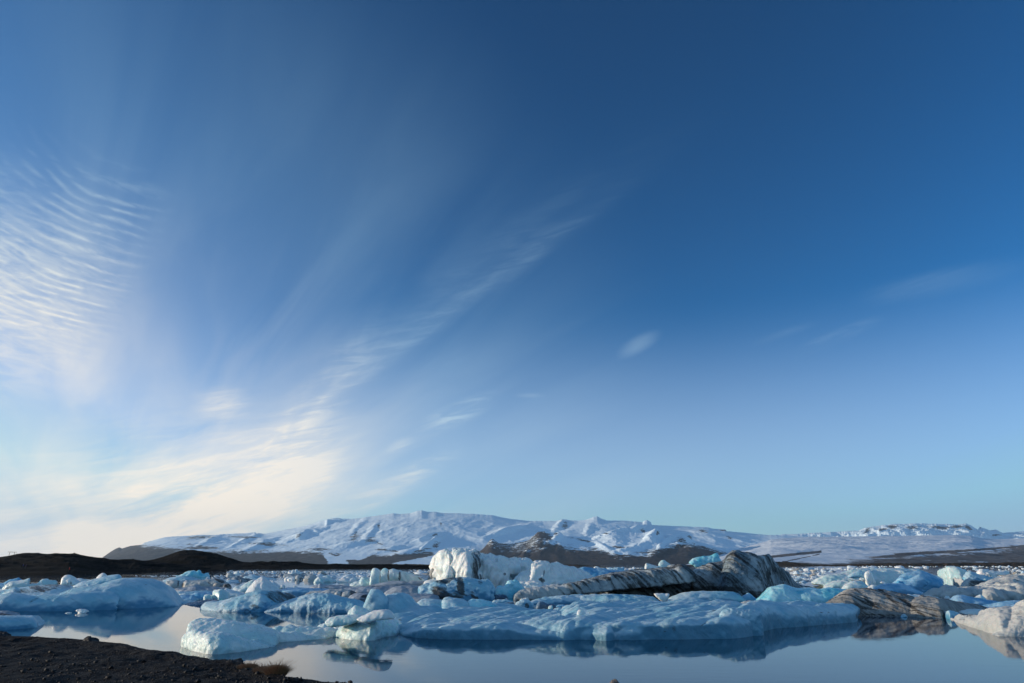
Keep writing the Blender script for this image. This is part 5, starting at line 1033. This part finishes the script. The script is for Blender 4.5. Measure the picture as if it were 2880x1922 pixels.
Z = Z + (.05*fbm(P/1.7, 3)+.028*fbm(P/.35, 3)+.012*fbm(P/.10, 2)).reshape(Z.shape)*np.clip(.35+inn*2, 0, 1) - .015*np.minimum(inn, 6) + .05*np.exp(-((inn-.25)/.3)**2)
m_s, t, out = new_mat('black_gravel')
pos = t.n('ShaderNodeNewGeometry').outputs['Position']
vor = t.n('ShaderNodeTexVoronoi', None, Vector=pos, Scale=22.0); vor2 = t.n('ShaderNodeTexVoronoi', None, Vector=pos, Scale=60.0)
sepc = t.n('ShaderNodeSeparateColor', None, Color=vor.outputs['Color'])
c1 = t.mix(t.mapr(sepc.outputs[0], .35, 1.0), (.003, .003, .0035), (.011, .0095, .010))
c1 = t.mix(t.mapr(sepc.outputs[1], .93, .97), c1, (.07, .055, .045))
c1 = t.mix(t.mapr(t.noise(pos, .6, 4), .4, .65), c1, (.0045, .0042, .005))
hh = t.m('ADD', t.m('MULTIPLY', vor.outputs['Distance'], -.6), t.m('ADD', t.m('MULTIPLY', vor2.outputs['Distance'], -.3), t.noise(pos, 14.0, 5, .7)))
b = t.n('ShaderNodeBump', None, Strength=.9, Distance=.03, Height=hh)
bs = t.n('ShaderNodeBsdfPrincipled', None, Base_Color=c1, Roughness=.75, Normal=b.outputs[0]); bs.inputs['Specular IOR Level'].default_value = .10
t.nt.links.new(bs.outputs[0], out.inputs[0])
tag(mesh_obj('shore', np.stack([GX.ravel(), GY.ravel(), Z.ravel()], 1), grid_faces(len(gx), len(ds)), m_s), kind='structure')
def sz(x, y):
    d = y-np.interp(x, ex, ey); inn = max(-d, 0); o = max(d, 0)
    n = .05*fbm([[x/1.7, y/1.7, 0]], 3)[0]+.028*fbm([[x/.35, y/.35, 0]], 3)[0]
    return SH-.85*o-.02*o*o+n*min(1, .35+inn*2)-.015*min(inn, 6)+.05*math.exp(-((inn-.25)/.3)**2)
def rock_mat(name, a, bcol, sc=6.0):
    m, t, out = new_mat(name); tc = t.n('ShaderNodeTexCoord').outputs['Object']
    c = t.mix(t.mapr(t.noise(tc, sc, 5, .65), .35, .65), a, bcol)
    b = t.n('ShaderNodeBump', None, Strength=.8, Distance=.02, Height=t.noise(tc, sc*3, 6, .7))
    bs = t.n('ShaderNodeBsdfPrincipled', None, Base_Color=c, Roughness=.7, Normal=b.outputs[0]); bs.inputs['Specular IOR Level'].default_value = .3
    t.nt.links.new(bs.outputs[0], out.inputs[0]); return m
M_ROCK = rock_mat('dark_basalt', (.005, .005, .006), (.018, .017, .017)); M_STONE = rock_mat('grey_pebble', (.05, .045, .04), (.12, .10, .085), 20.0); M_TAN = rock_mat('tan_stone', (.20, .16, .13), (.10, .085, .08), 8.0)
def rock(pts_c, pts, Y, d, mat, label, zb=None, amp=.03, wl=.15, name='rock'):
    """a stone whose outline is given; it sits on the shore"""
    v, f = lobe(pts_c, pts, None, d, d, p=1.9, rnd=2.4, Y=Y, bot=[(pts[0][0], pts[0][1]), (pts[-1][0], pts[-1][1])])
    loc = v.mean(0); loc[2] = v[:, 2].min()
    v2 = v.copy(); low = v2[:, 2] < np.percentile(v2[:, 2], 35); v2[low, 2] -= .06
    o = mesh_obj('raw', v2-loc, f); vs = np.ptp(v[:, 0])/60
    md = o.modifiers.new('r', 'REMESH'); md.mode = 'VOXEL'; md.voxel_size = vs; s_ = o.modifiers.new('s', 'SMOOTH'); s_.iterations = 2
    dg = bpy.context.evaluated_depsgraph_get(); me = bpy.data.meshes.new_from_object(o.evaluated_get(dg))
    n = len(me.vertices); co = np.empty(n*3); me.vertices.foreach_get('co', co); P = co.reshape(-1, 3); no = np.empty(n*3, np.float32); me.vertices.foreach_get('normal', no); N = no.reshape(-1, 3)
    q = (P+loc)/wl; P = P+N*(amp*(np.abs(pnoise(q))*2-.5+.5*pnoise(q*2.3)))[:, None]
    me.vertices.foreach_set('co', P.ravel()); me.polygons.foreach_set('use_smooth', [True]*len(me.polygons)); me.update(); me.materials.clear(); me.materials.append(mat); me.name = name
    ob = bpy.data.objects.new(name, me); COL.objects.link(ob); ob.location = loc; tag(ob, label, 'rock'); bpy.data.objects.remove(o); return ob
def edY(px):      # depth of the bank edge in a given pixel column
    p = np.array(edge_px); return float(wat(px, np.interp(px, p[:, 0], p[:, 1]), SH)[1])
rock('A', [(870, 1010), (890, 985), (915, 960), (938, 945), (955, 950), (985, 965), (1015, 975), (1035, 990), (1042, 1020)], edY(250)-.35, .28, M_ROCK, 'dark pointed boulder on the edge of the black shore, pointed top against the water')
rock('A', [(-70, 960), (-50, 920), (0, 905), (50, 908), (85, 925), (98, 962)], edY(0)-.3, .3, M_ROCK, 'dark rounded rock on the shore edge at the left border of the picture')
rock('B', [(540, 1235), (560, 1210), (600, 1200), (640, 1196), (670, 1208), (692, 1216), (686, 1240), (675, 1256)], edY(672)-.3, .25, M_ROCK, 'flat dark rock ledge jutting over the water left of the dry grass')
rock('A', [(555, 1345), (565, 1325), (580, 1318), (600, 1322), (612, 1345)], 13.6, .05, M_STONE, 'pale grey stone lying in the black gravel, upper of the two pale ones', amp=.006, wl=.05)
rock('A', [(205, 1432), (220, 1415), (240, 1410), (262, 1418), (270, 1432)], 12.6, .05, M_STONE, 'tan stone in the black gravel at bottom left, lower of the two pale ones', amp=.006, wl=.05)
# a big stone at the water's edge in the centre, only its top in the picture
v = rock('0', [(1708, 1935), (1714, 1922), (1720, 1914), (1728, 1910.5), (1734, 1912), (1740, 1920), (1746, 1935)], 9.2, .10, M_TAN, 'rounded stone with a sunlit left side peeking in at the bottom edge', amp=.008, wl=.06)
rp = random.Random(9)
# pebbles
import bmesh
bm = bmesh.new(); bmesh.ops.create_icosphere(bm, subdivisions=1, radius=1.0); pv = np.array([q.co[:] for q in bm.verts]); pf = np.array([[w_.index for w_ in f.verts] for f in bm.faces]); bm.free()
PV, PF, k = [], [], 0
for i in range(5200):
    px = rb.uniform(-60, 1120); e_ = np.interp(px, [p[0] for p in edge_px], [p[1] for p in edge_px])
    py = e_ + (1990-e_)*rb.uniform(0, 1)**.75
    X, Y = wat(px, py, SH); X, Y = float(X), float(Y)
    if Y > np.interp(X, ex, ey)-.05: continue
    r = .008*math.exp(rb.normal(0, .5)) if rb.random() > .04 else rb.uniform(.02, .05)
    jit = 1+.35*rb.normal(size=(len(pv), 1)); W = pv*jit*np.array([r, r*rb.uniform(.6, 1.2), r*.7])
    PV.append(W+np.array([X, Y, sz(X, Y)+r*.25])); PF.append(pf+k); k += len(pv)
tag(mesh_obj('gravel', np.concatenate(PV), np.concatenate(PF), M_ROCK, smooth=False), kind='stuff')

# dry grass tussocks
m_g, t, out = new_mat('dry_grass'); oi = t.n('ShaderNodeNewGeometry').outputs['Random Per Island']
bs = t.n('ShaderNodeBsdfPrincipled', None, Base_Color=t.mix(oi, (.16, .06, .025), (.42, .24, .12)), Roughness=.7); t.nt.links.new(bs.outputs[0], out.inputs[0])
m_t, t, out = new_mat('turf'); bs = t.n('ShaderNodeBsdfPrincipled', None, Base_Color=(.05, .024, .013, 1), Roughness=.95); t.nt.links.new(bs.outputs[0], out.inputs[0])
def tussock(px, w_m, h_m, n, label, lean=.3):
    Y = edY(px)-.12; X = float(pdir(px, 1850)[0]/pdir(px, 1850)[1]*Y); z = SH-.02
    root = bpy.data.objects.new('grass_tussock', None); COL.objects.link(root); root.location = (X, Y, z); tag(root, label, 'grass', 'dry grass tufts on the shore edge')
    bmx = bmesh.new(); bmesh.ops.create_icosphere(bmx, subdivisions=3, radius=1.0); V = np.array([q.co[:] for q in bmx.verts]); F = np.array([[w_.index for w_ in f.verts] for f in bmx.faces]); bmx.free()
    V = V*(1+.18*fbm(V*2.2+px, 3))[:, None]*np.array([w_m*.5, w_m*.4, h_m*.42])
    mesh_obj('turf', V, F, m_t, root)
    BV, BF = [], []; k = 0
    for i in range(n):
        a = rb.uniform(0, 6.28); rr = math.sqrt(rb.uniform(0, 1)); bx, by = math.cos(a)*rr*w_m*.5, math.sin(a)*rr*w_m*.4
        bz = h_m*.5*math.sqrt(max(0, 1-rr*rr))*.8; L_ = h_m*rb.uniform(.3, .95)*(1.7 if rb.random() < .06 else 1); dx, dy = bx*lean/w_m*2+rb.normal(0, .22), by*lean/w_m*2+rb.normal(0, .2)
        wv = .004; prev = None
        for s_ in (0, .5, 1):
            c = np.array([bx+dx*L_*s_*(.5+.7*s_), by+dy*L_*s_, bz+L_*s_*(1-.25*s_)]); ww = wv*(1-.8*s_)
            BV += [c+np.array([-ww, 0, 0]), c+np.array([ww, .001, 0])]
            if s_ > 0: BF.append([k-2, k-1, k+1, k])
            k += 2
    mesh_obj('blades', np.array(BV), np.array(BF), m_g, root, smooth=False)
tussock(782, .26, .20, 2600, 'largest tuft of reddish dry grass, at the tip of the black shore', .7)
tussock(748, .30, .13, 2200, 'middle tuft of dry grass hanging on the shore edge, just left of the largest tuft', .5)
tussock(700, .34, .10, 2000, 'leftmost low tuft of reddish dry grass beside the flat dark rock ledge', .4)

# ------------------------------------------------------------------ pylon and walkers on the left hill
m_p, t, out = new_mat('weathered_wood'); bs = t.n('ShaderNodeBsdfPrincipled', None, Base_Color=t.mix(t.noise(t.n('ShaderNodeTexCoord').outputs['Object'], 3.0, 3), (.08, .06, .055), (.16, .12, .10)), Roughness=.8); t.nt.links.new(bs.outputs[0], out.inputs[0])
m_i, t, out = new_mat('insulator'); bs = t.n('ShaderNodeBsdfPrincipled', None, Base_Color=(.10, .06, .05, 1), Roughness=.3); t.nt.links.new(bs.outputs[0], out.inputs[0])
def tube(a, b, r0, r1, n=8):
    a, b = np.array(a, float), np.array(b, float); d = (b-a)/np.linalg.norm(b-a); u = np.cross(d, [0, 1, .1]); u /= np.linalg.norm(u); v = np.cross(d, u)
    an = np.linspace(0, 2*math.pi, n, endpoint=False); ring = lambda c, r: c+r*(np.cos(an)[:, None]*u+np.sin(an)[:, None]*v)
    V = np.concatenate([ring(a, r0), ring(b, r1)]); F = [(i, (i+1) % n, n+(i+1) % n, n+i) for i in range(n)]+[tuple(range(n-1, -1, -1)), tuple(range(n, 2*n))]
    return V, F
PY = 640.0
def ppt(x, y, Y=PY):
    (qx, qy), = pp('P', [(x, y)]); X, Y_, Z = at(qx, qy, Y); return np.array([float(X), Y, float(Z)])
c0 = ppt(335, 330); root = bpy.data.objects.new('power_pylon', None); COL.objects.link(root); root.location = c0-np.array([0, 0, 3]); tag(root, 'wooden H shaped power pylon behind the crest of the dark left hill', 'power pylon')
o0 = np.array(root.location)
lt, lb = ppt(280, 176), ppt(236, 290); rt, rbm = ppt(397, 178), ppt(390, 290)
for a_, b_ in ((lt, lb), (rt, rbm)):
    e_ = b_+(b_-a_)*.9; v, f = tube(a_-o0, e_-o0, .17, .22); mesh_obj('leg', v, f, m_p, root)
v, f = tube(ppt(222, 171)-o0, ppt(460, 182)-o0, .13, .13); mesh_obj('crossarm', v, f, m_p, root)
for x in (224, 338, 457):
    top = ppt(x, 172+(x-222)*.045); v, f = tube(top-o0, top-o0-np.array([0, 0, .9]), .07, .07); mesh_obj('insulator', v, f, m_i, root)
def cloth(name, c):
    m, t, out = new_mat(name); n_ = t.noise(t.n('ShaderNodeTexCoord').outputs['Object'], 4.0, 3)
    bs = t.n('ShaderNodeBsdfPrincipled', None, Base_Color=t.mix(n_, tuple(x*.8 for x in c), c), Roughness=.85); t.nt.links.new(bs.outputs[0], out.inputs[0]); return m
def person(px, py, jacket, label, stride=.22):
    """a walker, one skinned surface"""
    # feet stand on the hill: find it by dropping a ray at that pixel
    dg = bpy.context.evaluated_depsgraph_get(); dg.update()
    dx, dy, dz = pdir(px, py); hit = S.ray_cast(dg, mathutils.Vector((0, 150*1.0, EYE))*0+mathutils.Vector((dx/dy*150, 150, EYE+dz/dy*150)), mathutils.Vector((dx, dy, dz)).normalized())
    loc = hit[1] if hit[0] else mathutils.Vector((dx/dy*400, 400, 5))
    nodes = [(0, 0, .95, .14), (0, 0, 1.15, .13), (0, .02, 1.38, .16), (0, .02, 1.50, .06), (0, .03, 1.60, .085), (0, .03, 1.70, .09),
             (-.10, 0, .90, .10), (-.11, stride*.5, .50, .065), (-.11, stride*.2, .08, .05), (-.11, stride*.2+.14, .04, .04),
             (.10, 0, .90, .10), (.11, -stride*.3, .50, .065), (.11, -stride, .10, .05), (.11, -stride+.13, .04, .04),
             (-.20, .02, 1.40, .07), (-.26, -.06, 1.13, .05), (-.24, .06, .90, .04), (-.23, .10, .82, .035),
             (.20, .02, 1.40, .07), (.26, .06, 1.13, .05), (.24, .16, .92, .04), (.23, .20, .85, .035)]
    edges = [(0, 1), (1, 2), (2, 3), (3, 4), (4, 5), (0, 6), (6, 7), (7, 8), (8, 9), (0, 10), (10, 11), (11, 12), (12, 13), (2, 14), (14, 15), (15, 16), (16, 17), (2, 18), (18, 19), (19, 20), (20, 21)]
    me = bpy.data.meshes.new('person'); me.from_pydata([n_[:3] for n_ in nodes], edges, []); me.update()
    o = bpy.data.objects.new('person_raw', me); COL.objects.link(o)
    md = o.modifiers.new('k', 'SKIN'); o.modifiers.new('s', 'SUBSURF').levels = 1
    if not me.skin_vertices: me.attributes.new('skin', 'FLOAT_VECTOR', 'POINT')
    for i, n_ in enumerate(nodes):
        sv = me.skin_vertices[0].data[i]; sv.radius = (n_[3], n_[3]); sv.use_root = (i == 0)
    dg = bpy.context.evaluated_depsgraph_get(); m2 = bpy.data.meshes.new_from_object(o.evaluated_get(dg)); m2.name = 'person'; bpy.data.objects.remove(o)
    m2.materials.clear()
    for mm in (jacket, M_TROU, M_SKIN): m2.materials.append(mm)
    for p_ in m2.polygons:
        z = p_.center.z; p_.material_index = 2 if z > 1.55 else (0 if z > .88 or abs(p_.center.x) > .2 else 1); p_.use_smooth = True
    ob = bpy.data.objects.new('person', m2); COL.objects.link(ob); ob.location = loc; ob.rotation_euler = (0, 0, R(-60)); tag(ob, label, 'person')
M_TROU = cloth('dark_trousers', (.02, .02, .025)); M_SKIN = cloth('face_and_hood', (.16, .10, .08))
try:
    person(63.3, 1599.6, cloth('blue_jacket', (.02, .03, .16)), 'person in a dark blue jacket walking on the dark left hill, left of the other')
    person(71.2, 1600.6, cloth('purple_jacket', (.06, .02, .07)), 'person in a dark purple jacket walking behind the one in blue')
    person(193.5, 1609.5, cloth('red_jacket', (.45, .03, .02)), 'person in a red jacket at the foot of the dark hill')
except Exception as ex_:
    print('person failed', ex_)

# ------------------------------------------------------------------ the air
m_h, t, out = new_mat('haze')
vol = t.n('ShaderNodeVolumePrincipled', None, Color=(.58, .80, 1.0, 1), Density=1.0e-5, Anisotropy=.25)
t.nt.links.new(vol.outputs[0], out.inputs['Volume'])
hx, hy0, hy1, hz0, hz1 = 48000, -12000, 62000, -3.2, 3600
hv = [(x, y, z) for x in (-hx, hx) for y in (hy0, hy1) for z in (hz0, hz1)]
hf = [(0, 1, 3, 2), (4, 6, 7, 5), (0, 4, 5, 1), (2, 3, 7, 6), (0, 2, 6, 4), (1, 5, 7, 3)]
tag(mesh_obj('haze', hv, hf, m_h, smooth=False), kind='stuff')
